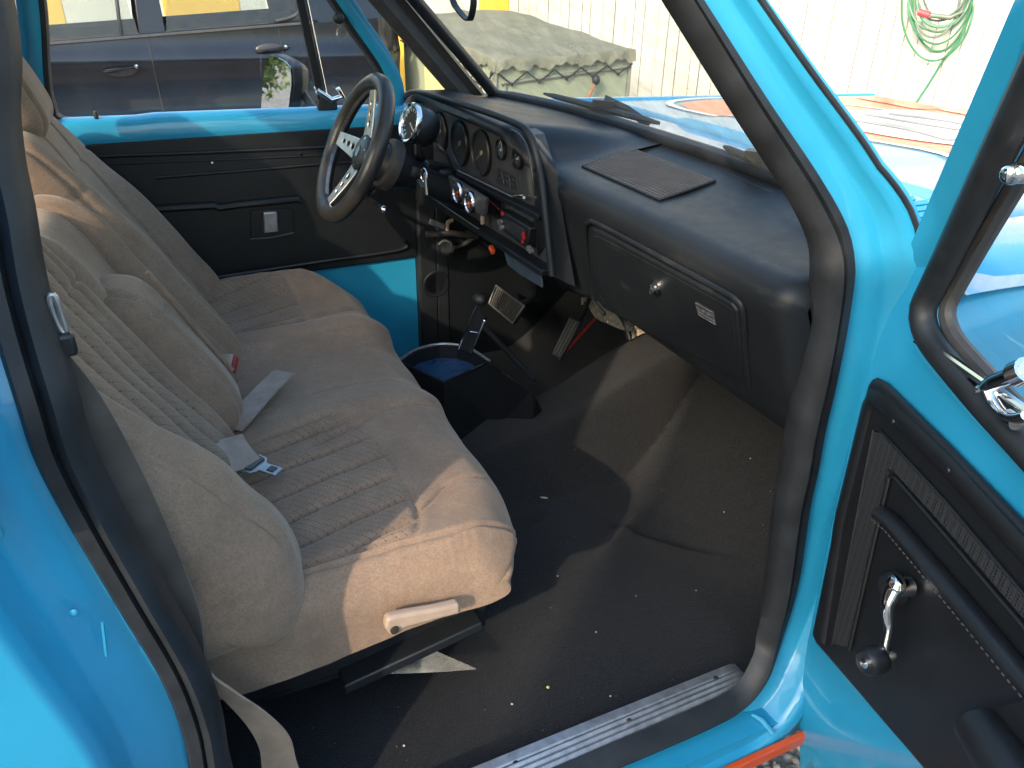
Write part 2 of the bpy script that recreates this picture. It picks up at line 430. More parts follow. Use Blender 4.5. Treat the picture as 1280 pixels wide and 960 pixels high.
mb = MB(); mb.grid(np.stack([X, Y, Z], 2)); carpet = mb.build('floor_carpet', 'carpet', truck)
# side kick panels and firewall
mb = MB()
mb.prism([(.83, -.685, .02), (1.35, -.685, .02), (1.35, -.685, .70), (.86, -.685, .70), (.83, -.685, .45)], (0, -.010, 0))
mb.box((1.345, 0, .36), (.02, 1.42, .75))
mb.build('firewall', 'black', truck, bevel=.003)
# kick panel lip by the passenger
mb = MB(); pl = [at(985, 545, 1, -.69), at(1000, 560, 1, -.69), at(990, 605, 1, -.69), at(1003, 620, 1, -.69)]
mb.tube(cr([at(1003, 548, 1, -.69), at(990, 560, 1, -.69), at(985, 600, 1, -.69), at(997, 614, 1, -.69)], 5), .004, 8)
mb.build('kick_panel_edge', 'black', truck)

# ================================================================== DASHBOARD
def xw(y): return .985-.10*(abs(y)/.74)**3
PE = .700
def dash_prof(y):
    kb = float(sst(y, -.13, .03))
    def bx(x, f): return x-(x-PE)*f*kb
    return [(xw(y)+.035, .784), (xw(y)-.06, .768), (.84, .759), (.76, .756), (PE+.045, .755), (PE+.026, .753), (PE+.012, .747), (PE+.003, .737), (PE, .725), (PE+.003, .708), (bx(.718, .8), .67), (bx(.742, .85), .61), (bx(.768, .75), .55), (bx(.785, .65), .515), (bx(.800, .5), .493), (.825, .480), (.90, .478), (.98, .478)]
YA, YB = -.706, .052
def dash_section(y):
    P = resample(cr(dash_prof(y), 5), 110)
    d = min(y-YA, (YB-y)); r = .035
    q = 0
    if d < r: q = 1-math.sqrt(max(0, 1-((r-d)/r)**2))
    T = np.gradient(P, axis=0); Nn = np.stack([-T[:, 1], T[:, 0]], 1); Nn /= np.linalg.norm(Nn, axis=1)[:, None]+1e-9
    c = np.array([.86, .62]); sg = np.sign(((P-c)*Nn).sum(1))[:, None]; Nn = Nn*sg
    P2 = P-Nn*q*r
    return [(p[0], y, p[1]) for p in P2]
yst = np.r_[YA, YA+.035*np.array([.02, .08, .2, .4, .7, 1]), np.linspace(YA+.06, YB-.06, 30), YB-.035*np.array([1, .7, .4, .2, .08, .02]), YB]
mb = MB(); secs = [dash_section(y) for y in yst]; mb.loft(secs, False, False)
for s_ in (secs[0], secs[-1]): mb.add(s_, [tuple(range(len(s_)))])
dash = mb.build('dashboard', 'dash', truck, smooth=45)
FP0 = (.718, 0, .67); FN = Vector((.67-.515, 0, .785-.718)).normalized()      # plane of the face under the edge (towards +x); proud = -FN
def onface(u, v, off=0.0): return atp(u, v, FP0, FN)-FN*off
FU = Vector((0, -1, 0)); FV = Vector((FN.z, 0, -FN.x)).normalized()*-1
if FV.z < 0: FV = -FV
# glove box door
gl = [onface(*p, .004) for p in [(741, 284), (752, 288), (830, 330), (900, 368), (916, 377), (924, 388), (927, 420), (933, 478), (905, 462), (830, 424), (757, 385), (749, 374), (742, 320)]]
mb = MB(); mb.prism(gl, FN*.012); gbox = mb.build('glove_box_door', 'dash', truck, bevel=.004, seg=3)
fr = [onface(*p, .003) for p in [(757, 392), (743, 372), (736, 320), (734, 284), (739, 277), (750, 279), (835, 324), (905, 362), (922, 373), (931, 388), (934, 430), (939, 482)]]
mb = MB(); mb.tube(cr(fr, 5), .0045, 8); mb.build('glove_box_surround', 'dash', dash)
fr = [p-FN*.003 for p in [onface(*q) for q in [(759, 378), (752, 366), (748, 320), (747, 297), (753, 296), (830, 337), (898, 374), (914, 383), (918, 392), (921, 440)]]]
mb = MB(); mb.tube(cr(fr, 4), .0022, 6); mb.build('door_moulding', 'dash', gbox)
k = onface(824, 357, .004)
mb = MB(); mb.lathe([(.0135, 0), (.0135, .003), (.0105, .005), (.0105, .009), (.008, .011), (.0, .011)], k, -FN, 28)
mb.box(k-FN*.012, (.004, .004, .012)); lock = mb.build('glove_box_lock', 'chrome', gbox)
# name plate
cpl = onface(886.5, 389, .004); w_, h_ = .040, .022
def rectf(c, w, h): return [c+FU*sx*w+FV*sy*h for sx, sy in ((-1, -1), (1, -1), (1, 1), (-1, 1))]
mb = MB(); mb.prism(rectf(cpl, .0215, .0125), -FN*.003); npl = mb.build('nameplate', 'dial', gbox, bevel=.001)
mb = MB(); q = rectf(cpl-FN*.0032, .0205, .0115); mb.tube(q, .0008, 6, closed=True)
mb.prism(rectf(cpl-FN*.0031-FV*.0055, .019, .0022), -FN*.0008)
mb.build('plate_trim', 'alu', gbox)
tm = text_mb('CUSTOM', .0085, lambda x, y, z: cpl-FN*(.0033+max(z, 0))+FU*x*1.05+FV*(y+.0028)); tm.build('plate_lettering', 'alu', gbox, smooth=0)
# defroster / speaker grille on top
def ontop(u, v):
    z = .76
    for _ in range(10):
        p = at(u, v, 2, z); q = sorted([a for a in dash_prof(p.y) if a[1] > .744]); z = float(np.interp(p.x, [a[0] for a in q], [a[1] for a in q]))
    return p+Vector((0, 0, .0012))
gc = [ontop(u, v) for u, v in [(728, 209), (790, 187), (894, 228), (825, 252)]]
mb = MB(); mb.prism([p+Vector((0, 0, .0006)) for p in gc], (0, 0, .0012)); gr = mb.build('speaker_grille', 'dial', dash)
mb = MB()
def gpt(s_, t_): return gc[0].lerp(gc[1], s_).lerp(gc[3].lerp(gc[2], s_), t_)+Vector((0, 0, .0025))
for i in range(16):
    s_ = (i+.5)/16; mb.tube([gpt(s_, .01), gpt(s_, .99)], .0021, 4)
for i in range(20):
    s_ = (i+.5)/20; mb.tube([gpt(.01, s_)-Vector((0, 0, .0015)), gpt(.99, s_)-Vector((0, 0, .0015))], .0009, 4)
mb.build('grille_mesh', 'darkgrey', dash, smooth=0)
mb = MB(); mb.tube([p+Vector((0, 0, .001)) for p in gc], .0022, 6, closed=True); mb.build('grille_frame', 'black', dash)
# defrost outlet lip near the glass
mb = MB()
a, b = at(838, 187, 2, .772), at(962, 243, 2, .770)
mb.prism([a, b, b+Vector((.035, .0, .004)), a+Vector((.03, 0, .004))], (0, 0, .004)); mb.build('defroster_outlet', 'black', dash, bevel=.0015)
# small white chips
mb = MB()
for u, v in ((706, 294), (709, 296), (760, 402), (745, 318)):
    p = dash_section(-.02); q_ = atp(u, v, FP0, FN); mb.ellipsoid(q_-FN*.001, (.0012, .0015, .0012), 6, 4)
mb.split('paint_chip', 'white', dash)

# ---------------------------------------------------------------- cluster side
CX = .715
hood_x = .668
mb = MB(); G = []
yst = np.r_[np.linspace(-.005, .025, 5), np.linspace(.03, .745, 44)]
for y in yst:
    k_ = float(sst(y, .03, .13)); k2 = float(sst(y, .745, .66))
    ze = .752+.060*k_-.018*(1-k2); xe = PE+.005-(PE+.005-hood_x)*k_+.012*(1-k2)
    pr = [(xw(y)+.035, .785), (xw(y)-.05, .776+.012*k_), (xe+.10, .755+.054*k_-.012*(1-k2)), (xe+.045, ze+.001), (xe+.018, ze), (xe+.006, ze-.004), (xe, ze-.013), (xe+.004, ze-.022), (CX+.01, ze-.030)]
    G.append([(p[0], y, p[1]) for p in resample(cr(pr, 4), 40)])
mb.grid(G); clu = mb.build('cluster_hood', 'dash', dash, smooth=60)
# groove line on the hood top
cl = empty('instrument_cluster', (CX, .4, .66)); cl.parent = truck; cl.location = Vector((CX, .4, .66))-ORIGIN['pickup_truck']
def P(u, v, x=CX): return at(u, v, 0, x)
rim = [P(*p, .676) for p in [(512, 235), (502, 190), (498, 150), (502, 127), (520, 115), (580, 131), (640, 152), (661, 167), (671, 195), (679, 240), (690, 345)]]
mb = MB(); mb.tube(cr(rim, 6), .0075, 12); mb.build('cluster_rim', 'dash', cl)
rim2 = [P(*p, .690) for p in [(516, 205), (507, 165), (508, 135), (524, 124), (580, 140), (634, 160), (652, 173), (662, 198), (668, 245)]]
mb = MB(); mb.tube(cr(rim2, 5), .003, 8); mb.build('bezel_edge', 'black', cl)
pan = [P(*p) for p in [(506, 240), (500, 190), (499, 150), (503, 124), (520, 117), (580, 131), (640, 152), (664, 168), (674, 200), (682, 250), (692, 345), (668, 330), (540, 248)]]
mb = MB(); mb.prism(pan, (.03, 0, 0)); panel = mb.build('cluster_panel', 'darkgrey', cl)
# side wall between passenger dash and cluster
mb = MB()
sa = [P(655, 158, .676), P(664, 168, .677), P(672, 193, .678), P(681, 245, .685), P(690, 345, .697)]
sc_ = [P(676, 176, .712), P(694, 206, .7015), P(699, 240, .7025), P(708, 296, .715), P(719, 358, .739)]
sb = [a.lerp(b, .40)+Vector((-.004, 0, .003)) for a, b in zip(sa, sc_)]; sb2 = [a.lerp(b, .72)+Vector((-.004, 0, .001)) for a, b in zip(sa, sc_)]
mb.grid([[Vector(p) for p in cr(r, 6)] for r in (sa, sb, sb2, sc_)])
mb.build('cluster_side', 'dash', cl)
# ledges
mb = MB()
def ledge(pa, pb, x0, x1, th):
    a = P(*pa, x0); b = P(*pb, x0)
    mb.prism([a, b, b+Vector((0, 0, -th)), a+Vector((0, 0, -th))], (x1-x0, 0, 0))
ledge((545, 204), (672, 268), .690, .715, .012); ledge((536, 247), (676, 338), .682, .74, .014); ledge((536, 251), (678, 343), .690, .74, .006)
mb.build('cluster_ledge', 'dash', cl, bevel=.003)
mb = MB(); mb.tube([P(572, 213, .6885), P(640, 246, .6885)], .0018, 6); mb.tube([P(540, 247, .680), P(598, 286, .680)], .0018, 6); mb.build('ledge_trim', 'alu', cl)
# gauges
def gauge(u, v, r, deep, ring, face, hand=True, big=False, gx=CX):
    c = P(u, v, gx); c.x = gx-.001
    mb = MB()
    mb.lathe([(r*1.06, .0), (r*1.06, .006), (r*1.0, .009), (r*.94, .005)], c, (-1, 0, 0), 40)
    g = mb.build('gauge', ring, truck)
    mb = MB(); mb.lathe([(r*.95, .003), (r*.93, .0008), (0, .0008)], c, (-1, 0, 0), 40); mb.build('dial_face', face, g)
    mb = MB()
    for k_ in range(11):
        a = rad(220-26*k_); d = Vector((0, -math.cos(a), math.sin(a))); t_ = Vector((0, d.z, -d.y))
        q = c+Vector((-.0018, 0, 0)); mb.prism([q+d*r*.70+t_*r*.02, q+d*r*.86+t_*r*.02, q+d*r*.86-t_*r*.02, q+d*r*.70-t_*r*.02], (-.0004, 0, 0))
    mb.build('dial_marks', 'white' if r < .04 else 'darkgrey', g, smooth=0)
    if hand:
        mb = MB(); a = rad(hand if hand is not True else 200); d = Vector((0, -math.cos(a), math.sin(a))); t_ = Vector((0, d.z, -d.y)); q = c+Vector((-.004, 0, 0))
        mb.prism([q-d*r*.2+t_*r*.05, q+d*r*.8, q-d*r*.2-t_*r*.05], (-.0008, 0, 0)); mb.lathe([(r*.12, .003), (r*.1, .007), (0, .007)], c, (-1, 0, 0), 12)
        mb.build('needle', 'orangered' if not big else ('white' if r < .04 else 'tanplastic'), g)
    mb = MB(); mb.lathe([(r*.96, .0065), (r*.5, .0085), (0, .009)], c, (-1, 0, 0), 32); mb.build('gauge_lens', 'glass', g)
for (u, v), r in (((552, 165), .049), ((577, 179), .052), ((604, 191), .050)):
    gauge(u, v, r, 0, 'black', 'dial', 215, True)
gauge(629, 187, .022, 0, 'black', 'greyblue', 80, True); gauge(650, 198, .022, 0, 'black', 'dial', 50, True)
AX = .652
mb = MB(); mb.prism([P(*p, AX) for p in [(560, 219), (606, 248), (603, 271), (558, 246)]], (.012, 0, 0)); mb.build('gauge_bracket', 'darkgrey', cl, bevel=.003)
gauge(575, 240, .0235, 0, 'chrome', 'dial', 190, gx=AX); gauge(590, 252, .0235, 0, 'chrome', 'dial', 230, gx=AX)
for u, v, r in ((571, 244, .010), (586, 256, .008)):
    mb = MB(); q = P(u, v, AX-.0025); mb.lathe([(r*.8, 0), (r, .001), (0, .001)], q, (-1, 0, 0), 12); mb.build('warning_patch', 'orangered', cl)
# heater control
q = [P(*p, CX-.004) for p in [(621, 210), (645, 222), (648, 240), (622, 228)]]
mb = MB(); mb.prism(q, (.006, 0, 0)); mb.build('heater_control', 'dial', cl, bevel=.001)
mb = MB()
for a, b in (((624, 216), (644, 226)), ((625, 222), (645, 232)), ((627, 214), (630, 230)), ((636, 219), (639, 235))): mb.tube([P(*a, CX-.006), P(*b, CX-.006)], .0014, 6)
mb.split('control_slider', 'darkgrey', cl)
mb = MB(); q = P(653, 244, CX-.006); mb.tube([q, q+Vector((-.02, .002, .0))], .003, 8); mb.tube([P(655, 247, CX-.006), P(655, 247, CX-.02)], .003, 8); mb.build('toggle_switch', 'chrome', cl)
# opening with hanging wires
q = [P(*p, CX-.002) for p in [(603, 243), (625, 254), (624, 275), (602, 262)]]
mb = MB(); mb.prism(q, (.003, 0, 0)); mb.build('open_slot', 'rubber', cl)
for nm, pts, m in (('wire', [(606, 248), (612, 251), (620, 258), (624, 262)], 'red'), ('wire', [(604, 262), (613, 269), (621, 266), (622, 256)], 'black')):
    mb = MB(); mb.tube(cr([P(*p, CX-.008) for p in pts], 5), .0016, 6); mb.build(nm, m, cl)
mb = MB(); q = P(603, 272, .69); mb.box(q, (.008, .011, .032), rot_to((.1, .2, 1))); mb.build('wooden_peg', 'tanplastic', cl, bevel=.002)
# radio
q = [P(*p, .690) for p in [(624, 262), (662, 285), (658, 311), (626, 287)]]
mb = MB(); mb.prism(q, (.05, 0, 0)); radio = mb.build('radio', 'black', truck, bevel=.004)
q2 = [P(*p, .688) for p in [(632, 273), (655, 287), (653, 303), (633, 288)]]
mb = MB(); mb.prism(q2, (.004, 0, 0)); mb.build('radio_screen', 'dial', radio, bevel=.001)
mb = MB()
for u, v in ((628, 267), (654, 292), (655, 297), (653, 302)): mb.box(P(u, v, .687), (.004, .005, .007))
mb.split('radio_button', 'red', radio)
mb = MB()
for u, v in ((627, 277), (629, 284), (666, 313), (663, 310)): mb.lathe([(.006, 0), (.006, .008), (0, .009)], P(u, v, .69), (-1, 0, 0), 12)
mb.split('radio_knob', 'alu', radio)
# panel under the cluster (grey blue) and knee panel
q = [P(*p, .700) for p in [(628, 309), (675, 341), (677, 360), (650, 344), (634, 331)]]
mb = MB(); mb.prism(q, (.006, 0, 0)); mb.build('knee_panel', 'greyblue', truck, bevel=.002)
mb = MB(); mb.box((.86, .36, .565), (.22, .60, .02)); mb.box((.80, .36, .61), (.02, .60, .10)); mb.build('under_dash_panel', 'black', truck, bevel=.004)

# ================================================================== WINDSHIELD + wipers
def wtop(y): return Vector((.42-.05*(abs(y)/.54)**2, y, 1.290-.015*(y/.54)**2))
mb = MB(); G = []
for i in range(13):
    t_ = i/12; row = []
    for j in range(25):
        s_ = -1+2*j/24; yb_ = .700*s_; yt = .485*s_
        row.append(Vector((xw(yb_)+.012, yb_, .787)).lerp(wtop(yt), t_))
    G.append(row)
mb.grid(G); ws = mb.build('windshield', 'windshield', truck, smooth=60)
edge = G[0]+[r[-1] for r in G[1:]]+G[-1][::-1][1:]+[r[0] for r in G[::-1][1:-1]]
mb = MB(); mb.tube(cr(edge, 3, True), .016, 10, closed=True); mb.build('windshield_gasket', 'rubber', ws)
# garnish trim inside both pillars
for sy in (1,):
    mb = MB(); lo = []
    for t_ in np.linspace(-.02, 1, 14):
        p = Vector((xw(.735)-.005, sy*.715, .79)).lerp(Vector((.385, sy*.515, 1.28)), t_)
        d = Vector((-.5, 0, .48)).normalized(); a = Vector((d.z, 0, -d.x)); b = Vector((0, sy, 0))
        lo.append([p-a*.070+b*.028, p-a*.072+b*.004, p-a*.050-b*.010, p-a*.028-b*.004, p-a*.024+b*.002, p-a*.006-b*.002, p+a*.004+b*.012, p+a*.0+b*.03])
    mb.loft(lo); mb.build('pillar_garnish', 'darkgrey', truck, smooth=40)
def wiper(p, q, pivot):
    p, q, pivot = Vector(p), Vector(q), Vector(pivot)
    w = empty('windshield_wiper', tuple(pivot)); w.parent = truck; w.location = pivot-ORIGIN['pickup_truck']
    d = (q-p).normalized(); m_ = p.lerp(q, .55)
    mb = MB(); mb.tube([p, p.lerp(q, .1), p.lerp(q, .5), p.lerp(q, .9), q], [.003, .0065, .009, .0075, .004], 8); mb.build('wiper_blade', 'rubber', w)
    mb = MB(); mb.tube([m_+Vector((0, 0, .008)), m_+Vector((0, 0, .022)), m_.lerp(pivot, .5)+Vector((0, 0, .018)), pivot], [.006, .011, .009, .011], 8); mb.box(m_+Vector((0, 0, .012)), (.05, .03, .018), Matrix.Rotation(-.9, 3, 'Z')); mb.build('wiper_arm', 'black', w, bevel=.002)
wiper(at(680, 117, 2, .82), at(824, 154, 2, .80), at(790, 160, 2, .775)+Vector((.06, .02, 0)))
wiper(at(905, 183, 2, .81), at(988, 222, 2, .795), at(1000, 215, 2, .775)+Vector((.05, 0, 0)))

# ================================================================== STEERING
WC = Vector((.455, .408, .716)); WA = Vector((-math.cos(rad(27)), 0, math.sin(rad(27)))); WU = Vector((0, -1, 0)); WV = WU.cross(WA); 
if WV.z < 0: WV = -WV
def wp(a, r, h=0): return WC+(WU*math.cos(a)+WV*math.sin(a))*r+WA*h
wheel = empty('steering_wheel', tuple(WC)); wheel.parent = truck; wheel.location = WC-ORIGIN['pickup_truck']
RR = .157
mb = MB(); mb.tube([wp(2*PI*k/80, RR, .028) for k in range(80)], .0185, 18, closed=True); mb.build('wheel_rim', 'leather', wheel, smooth=80)
mb = MB()
for base in (PI/2+.3, PI/2+2.2, -PI/2+.3):
    pass
for k in range(170):
    a = rad(95)+rad(150)*k/170
    q0 = wp(a, RR-.0178, .028+.004); q1 = wp(a+.011, RR-.0178, .028-.004)
    mb.tube([q0, q1], .0009, 4)
mb.build('rim_stitching', 'alu', wheel)
SA = [rad(172), rad(62), rad(-62)]        # spoke directions: left, upper right, lower right as seen by the driver
SA = [rad(100), rad(180), rad(-100)]
spoke_objs = []
for a0_ in SA:
    mb = MB(); n_ = 40; d = (WU*math.cos(a0_)+WV*math.sin(a0_)); t_ = (-WU*math.sin(a0_)+WV*math.cos(a0_))
    r0, r1 = .036, RR-.012
    def sp_(r, s): 
        f = (r-r0)/(r1-r0); w = .026*(1-f)+.0155*f; h = .004+.024*f**1.3
        return WC+d*r+t_*w*s+WA*h
    # plate with three round holes: build as strips around holes
    holes = [(.065, .0085), (.088, .0072), (.110, .006)]
    bm = bmesh.new()
    NR, NS = 90, 28
    def inhole(r, s):
        f = (r-r0)/(r1-r0); w = .026*(1-f)+.0155*f
        return any((r-hr)**2+(s*w)**2 < hh*hh for hr, hh in holes)
    vid = {}
    vs = []; fs = []
    for i in range(NR+1):
        for j in range(NS+1):
            vid[(i, j)] = len(vs); vs.append(sp_(r0+(r1-r0)*i/NR, -1+2*j/NS))
    for i in range(NR):
        for j in range(NS):
            if not inhole(r0+(r1-r0)*(i+.5)/NR, -1+2*(j+.5)/NS): fs.append((vid[(i, j)], vid[(i+1, j)], vid[(i+1, j+1)], vid[(i, j+1)]))
    mb.add(vs, fs); o = mb.build('spoke', 'spoke', wheel, smooth=60)
    so = o.modifiers.new('thick', 'SOLIDIFY'); so.thickness = .004
    mb = MB(); mb.tube([wp(a0_-.13, RR, .028), wp(a0_-.06, RR, .028), wp(a0_+.06, RR, .028), wp(a0_+.13, RR, .028)], [.0187, .0196, .0196, .0187], 18); mb.build('rim_wrap', 'leather', wheel)
mb = MB(); mb.lathe([(.042, -.004), (.042, .010), (.038, .014), (.018, .016), (0, .0165)], WC, WA, 36); hub = mb.build('hub_cap', 'leather', wheel)
mb = MB(); c_ = WC+WA*.0172
mb.prism([c_+WU*.0+WV*.014, c_+WU*.011+WV*.004, c_+WU*.007-WV*.012, c_-WU*.007-WV*.012, c_-WU*.011+WV*.004], WA*.001); mb.build('hub_emblem', 'alu', wheel)
mb = MB()
for k in range(6):
    q = wp(2*PI*k/6+.3, .034, .012); mb.lathe([(.003, 0), (.003, .003), (0, .003)], q, WA, 8)
mb.split('hub_bolt', 'chrome', hub)
# column
CA = -WA
colm = empty('steering_column', tuple(WC+CA*.1)); colm.parent = truck; colm.location = WC+CA*.1-ORIGIN['pickup_truck']
mb = MB(); mb.lathe([(.026, .0), (.030, .03), (.046, .05), (.050, .06), (.050, .085), (.044, .10), (.036, .12), (.032, .16), (.032, .27), (.028, .29)], WC, CA, 32); mb.build('column_jacket', 'black', colm)
mb = MB(); mb.lathe([(.046, .046), (.058, .050), (.060, .056), (.060, .074), (.052, .080)], WC, CA, 36); mb.build('horn_ring', 'brownmetal', colm)
st = [WC+CA*.09+Vector((0, .045, 0)), at(456, 244, 0, .52), at(478, 260, 0, .50)]
mb = MB(); mb.tube(st[1:], .006, 8); mb.tube([st[0], st[1]], .007, 8); mb.build('turn_stalk', 'black', colm)
mb = MB(); q = at(480, 262, 0, .50); mb.ellipsoid(q, (.010, .010, .010), 14, 10); mb.build('stalk_knob', 'chrome', colm)
# ignition lock and bracket
ig = at(519, 216, 0, .565)
mb = MB(); mb.lathe([(.015, 0), (.015, .012), (.011, .018), (0, .018)], ig, (-.8, -.3, .3), 20); mb.build('ignition_lock', 'brownmetal', colm)
mb = MB(); mb.box(at(545, 212, 0, .66), (.07, .05, .035), Matrix.Rotation(.3, 3, 'Y')); mb.box(at(560, 220, 0, .66), (.04, .02, .03)); mb.split('switch_bracket', 'black', colm, bevel=.004)
mb = MB(); mb.tube(cr([at(538, 172, 0, .62), at(556, 190, 0, .64), at(567, 215, 0, .67), at(572, 236, 0, .70)], 5), .0035, 8); mb.build('gauge_cable', 'black', colm)
# tachometer pod
tc = at(514, 154, 0, .575); TA = Vector((-.90, -.10, .30)).normalized()
tach = empty('tachometer', tuple(tc)); tach.parent = truck; tach.location = tc-ORIGIN['pickup_truck']
mb = MB(); mb.lathe([(.040, 0), (.043, -.005), (.043, -.036), (.040, -.050), (.031, -.060), (0, -.062)], tc, TA, 40); mb.build('pod_body', 'black', tach)
mb = MB(); mb.lathe([(.040, .001), (.045, -.004), (.0465, .004), (.044, .009), (.039, .007), (.037, .002)], tc, TA, 48); mb.build('pod_ring', 'chrome', tach)
mb = MB(); mb.lathe([(.039, .001), (0, .001)], tc, TA, 40); mb.build('pod_dial', 'brownmetal', tach)
mb = MB(); mb.lathe([(.039, .006), (.02, .008), (0, .008)], tc, TA, 40); mb.build('pod_lens', 'glass', tach)
tu = TA.orthogonal().normalized(); tv = TA.cross(tu); mb = MB()
for k in range(14):
    a = 2*PI*k/16; d = tu*math.cos(a)+tv*math.sin(a); mb.tube([tc+d*.027+TA*.002, tc+d*.034+TA*.002], .0012, 4)
mb.tube([tc+TA*.003, tc+TA*.003+tu*.03+tv*.01], .0016, 4); mb.build('pod_marks', 'white', tach)
mb = MB(); mb.tube([tc-TA*.03-Vector((0, 0, .045)), tc-TA*.03-Vector((0, 0, .075)), WC+CA*.13+Vector((0, 0, .04))], .012, 8, flat=.5); mb.build('pod_bracket', 'black', tach)

# ================================================================== PEDALS / SHIFTER / CONSOLE
MT['pedal'] = simple('lit_pedal_rubber', (.06, .058, .052), .5, var=.3, scale=40)  # lightened rubber: sunlight on the pedal pads is put into the colour
def pedal(name, px, x, nrm, ribs, frame, arm_to, mat='pedal'):
    q = [at(u, v, 0, x) for u, v in px]; c = sum(q, Vector())/4
    nrm = Vector(nrm).normalized(); q = [atp(u, v, c, nrm) for u, v in px]
    e_ = empty(name, tuple(c)); e_.parent = truck; e_.location = c-ORIGIN['pickup_truck']
    mb = MB(); mb.prism([p-nrm*.004 for p in q], -nrm*.01); mb.build('pedal_plate', 'black', e_, bevel=.002)
    mb = MB(); s = [c+(p-c)*.90 for p in q]
    for i in range(ribs):
        f = (i+.5)/ribs; mb.tube([s[0].lerp(s[1], f), s[3].lerp(s[2], f)], .0026, 6)
    mb.prism([p-nrm*.003 for p in s], -nrm*.002)
    mb.build('pedal_pad', mat, e_)
    if frame:
        mb = MB(); mb.tube(q, .0032, 8, closed=True); mb.build('pedal_frame', 'alu', e_)
    mb = MB(); mb.tube(cr([c-nrm*.012]+[Vector(a) for a in arm_to], 5), .007, 8); mb.build('pedal_arm', 'black', e_)
    return e_
pedal('brake_pedal', [(620, 357), (655, 382), (641, 404), (611, 379)], .86, (-.9, -.1, .45), 13, True, [at(668, 372, 0, .90), at(672, 345, 0, .88)])
pedal('accelerator_pedal', [(711, 394), (725, 401), (698, 449), (688, 443)], .93, (-.8, -.1, .6), 3, False, [at(728, 395, 0, 1.0), at(733, 378, 0, 1.02)])
# parking brake
BY = .655
pb = at(562, 311, 1, BY)
e_ = empty('parking_brake', tuple(pb)); e_.parent = truck; e_.location = pb-ORIGIN['pickup_truck']
mb = MB(); mb.lathe([(.024, 0), (.026, .004), (.024, .012), (0, .013)], pb, (-.85, -.2, .5), 4+14); mb.build('brake_pad', 'rubber', e_)
def B_(u, v, y=None): return at(u, v, 1, BY if y is None else y)
mb = MB(); mb.tube([pb+Vector((.012, 0, 0)), B_(580, 305), B_(592, 297)], .006, 8); mb.tube([B_(533, 293), B_(565, 291), B_(590, 295)], .009, 8); mb.tube([B_(583, 290), B_(597, 297)], .007, 8); mb.build('brake_lever', 'darkgrey', e_)
mb = MB(); rr_ = [B_(554, 305), B_(560, 300), B_(567, 302), B_(570, 308)]; mb.tube([p+Vector((-.014, 0, 0)) for p in cr(rr_, 4)], .003, 6); mb.build('pad_edge', 'alu', e_)
mb = MB(); q = B_(546, 280); mb.box(q, (.05, .012, .016), Matrix.Rotation(.45, 3, 'Y')); mb.build('release_plate', 'alu', e_, bevel=.002)
mb = MB(); mb.tube(cr([B_(566, 275), B_(560, 278), B_(559, 288)], 4), .006, 8); mb.build('release_hook', 'tanplastic', e_)
mb = MB(); mb.box(at(615, 312, 0, .70), (.010, .020, .013), Matrix.Rotation(.5, 3, 'X')); mb.build('hood_release_tab', 'orangered', truck, bevel=.002)
mb = MB(); mb.tube([at(604, 303, 0, .72), at(615, 312, 0, .702)], .002, 6); mb.build('release_cable', 'black', truck)
# console
ct = .262
tray = [at(u, v, 2, ct) for u, v in [(498, 452), (520, 438), (548, 431), (572, 432), (590, 438), (612, 452), (590, 462), (555, 478)]]
mb = MB(); n = len(tray)
low = [Vector((p.x, p.y, .05)) for p in tray]
fl = [p+Vector((0, 0, -.045)) for p in [q.lerp(sum(tray, Vector())/n, .10) for q in tray]]
inn = [q.lerp(sum(tray, Vector())/n, .06) for q in tray]
mb.loft([low, tray, inn, fl], True, True); cons = mb.build('console', 'black', truck, smooth=30)
mb = MB(); c_ = sum(fl, Vector())/n; mb.add([p+Vector((0, 0, .012)) for p in fl], [tuple(range(n))]); mb.build('tray_liner', simple('dark_blue_liner', (.015, .055, .13), .3, var=.5, scale=50), cons, smooth=0)
mb = MB(); mb.tube(cr([p+Vector((0, 0, .002)) for p in tray[0:6]], 5), .0035, 8); mb.tube(cr([p+Vector((0, 0, -.012))+(p-c_).normalized()*.004 for p in tray[0:6]], 5), .002, 8); mb.build('tray_trim', 'alu', cons)
sl = [at(612, 452, 2, ct), at(555, 478, 2, ct), at(578, 512, 2, .14), at(640, 535, 2, .07), at(688, 528, 2, .06), at(668, 491, 2, .19)]
mb = MB(); top = sl; bot = [Vector((p.x, p.y, .02)) for p in sl]; mb.loft([bot, top], True, True); mb.build('console_slope', 'vinyl', cons, bevel=.008, seg=3)
# shifter
b0_ = at(573, 436, 2, .262); b1_ = at(589, 441, 2, .262); t0 = at(597, 381, 2, .385); t1 = at(605, 401, 2, .345)
sh = empty('gear_shifter', tuple(b0_)); sh.parent = truck; sh.location = b0_-ORIGIN['pickup_truck']
vw = (b0_-CAM).normalized()
mb = MB(); mb.prism([b0_, b1_, t1, t0+(t1-t0)*.35, t0], vw*.006); mb.build('lever_plate', 'black', sh, bevel=.001)
mb = MB(); mb.tube([b0_, t0], .0026, 8); mb.tube([b1_, t1], .0030, 8); mb.tube([b0_.lerp(t0, .42)+(b1_-b0_)*.3, b1_.lerp(t1, .62)], .002, 6); q = at(607, 397, 2, .345); mb.tube([t1, q], .003, 6); mb.build('lever_edge', 'chrome', sh)
kn = at(600, 374, 2, .40)
mb = MB(); mb.ellipsoid(kn, (.018, .020, .017), 18, 12); mb.build('shift_knob', 'leather', sh)
mb = MB()
for k, (u, v) in enumerate(((584, 428), (586, 423), (588, 417))):
    q = at(u, v, 2, .275+.012*k)-vw*.003; mb.tube(cr([q+Vector((-.004, -.004, .002)), q+Vector((0, .003, .003)), q+Vector((.004, -.003, -.002)), q+Vector((.005, .003, .002))], 3), .0009, 5)
mb.build('lever_engraving', 'alu', sh)
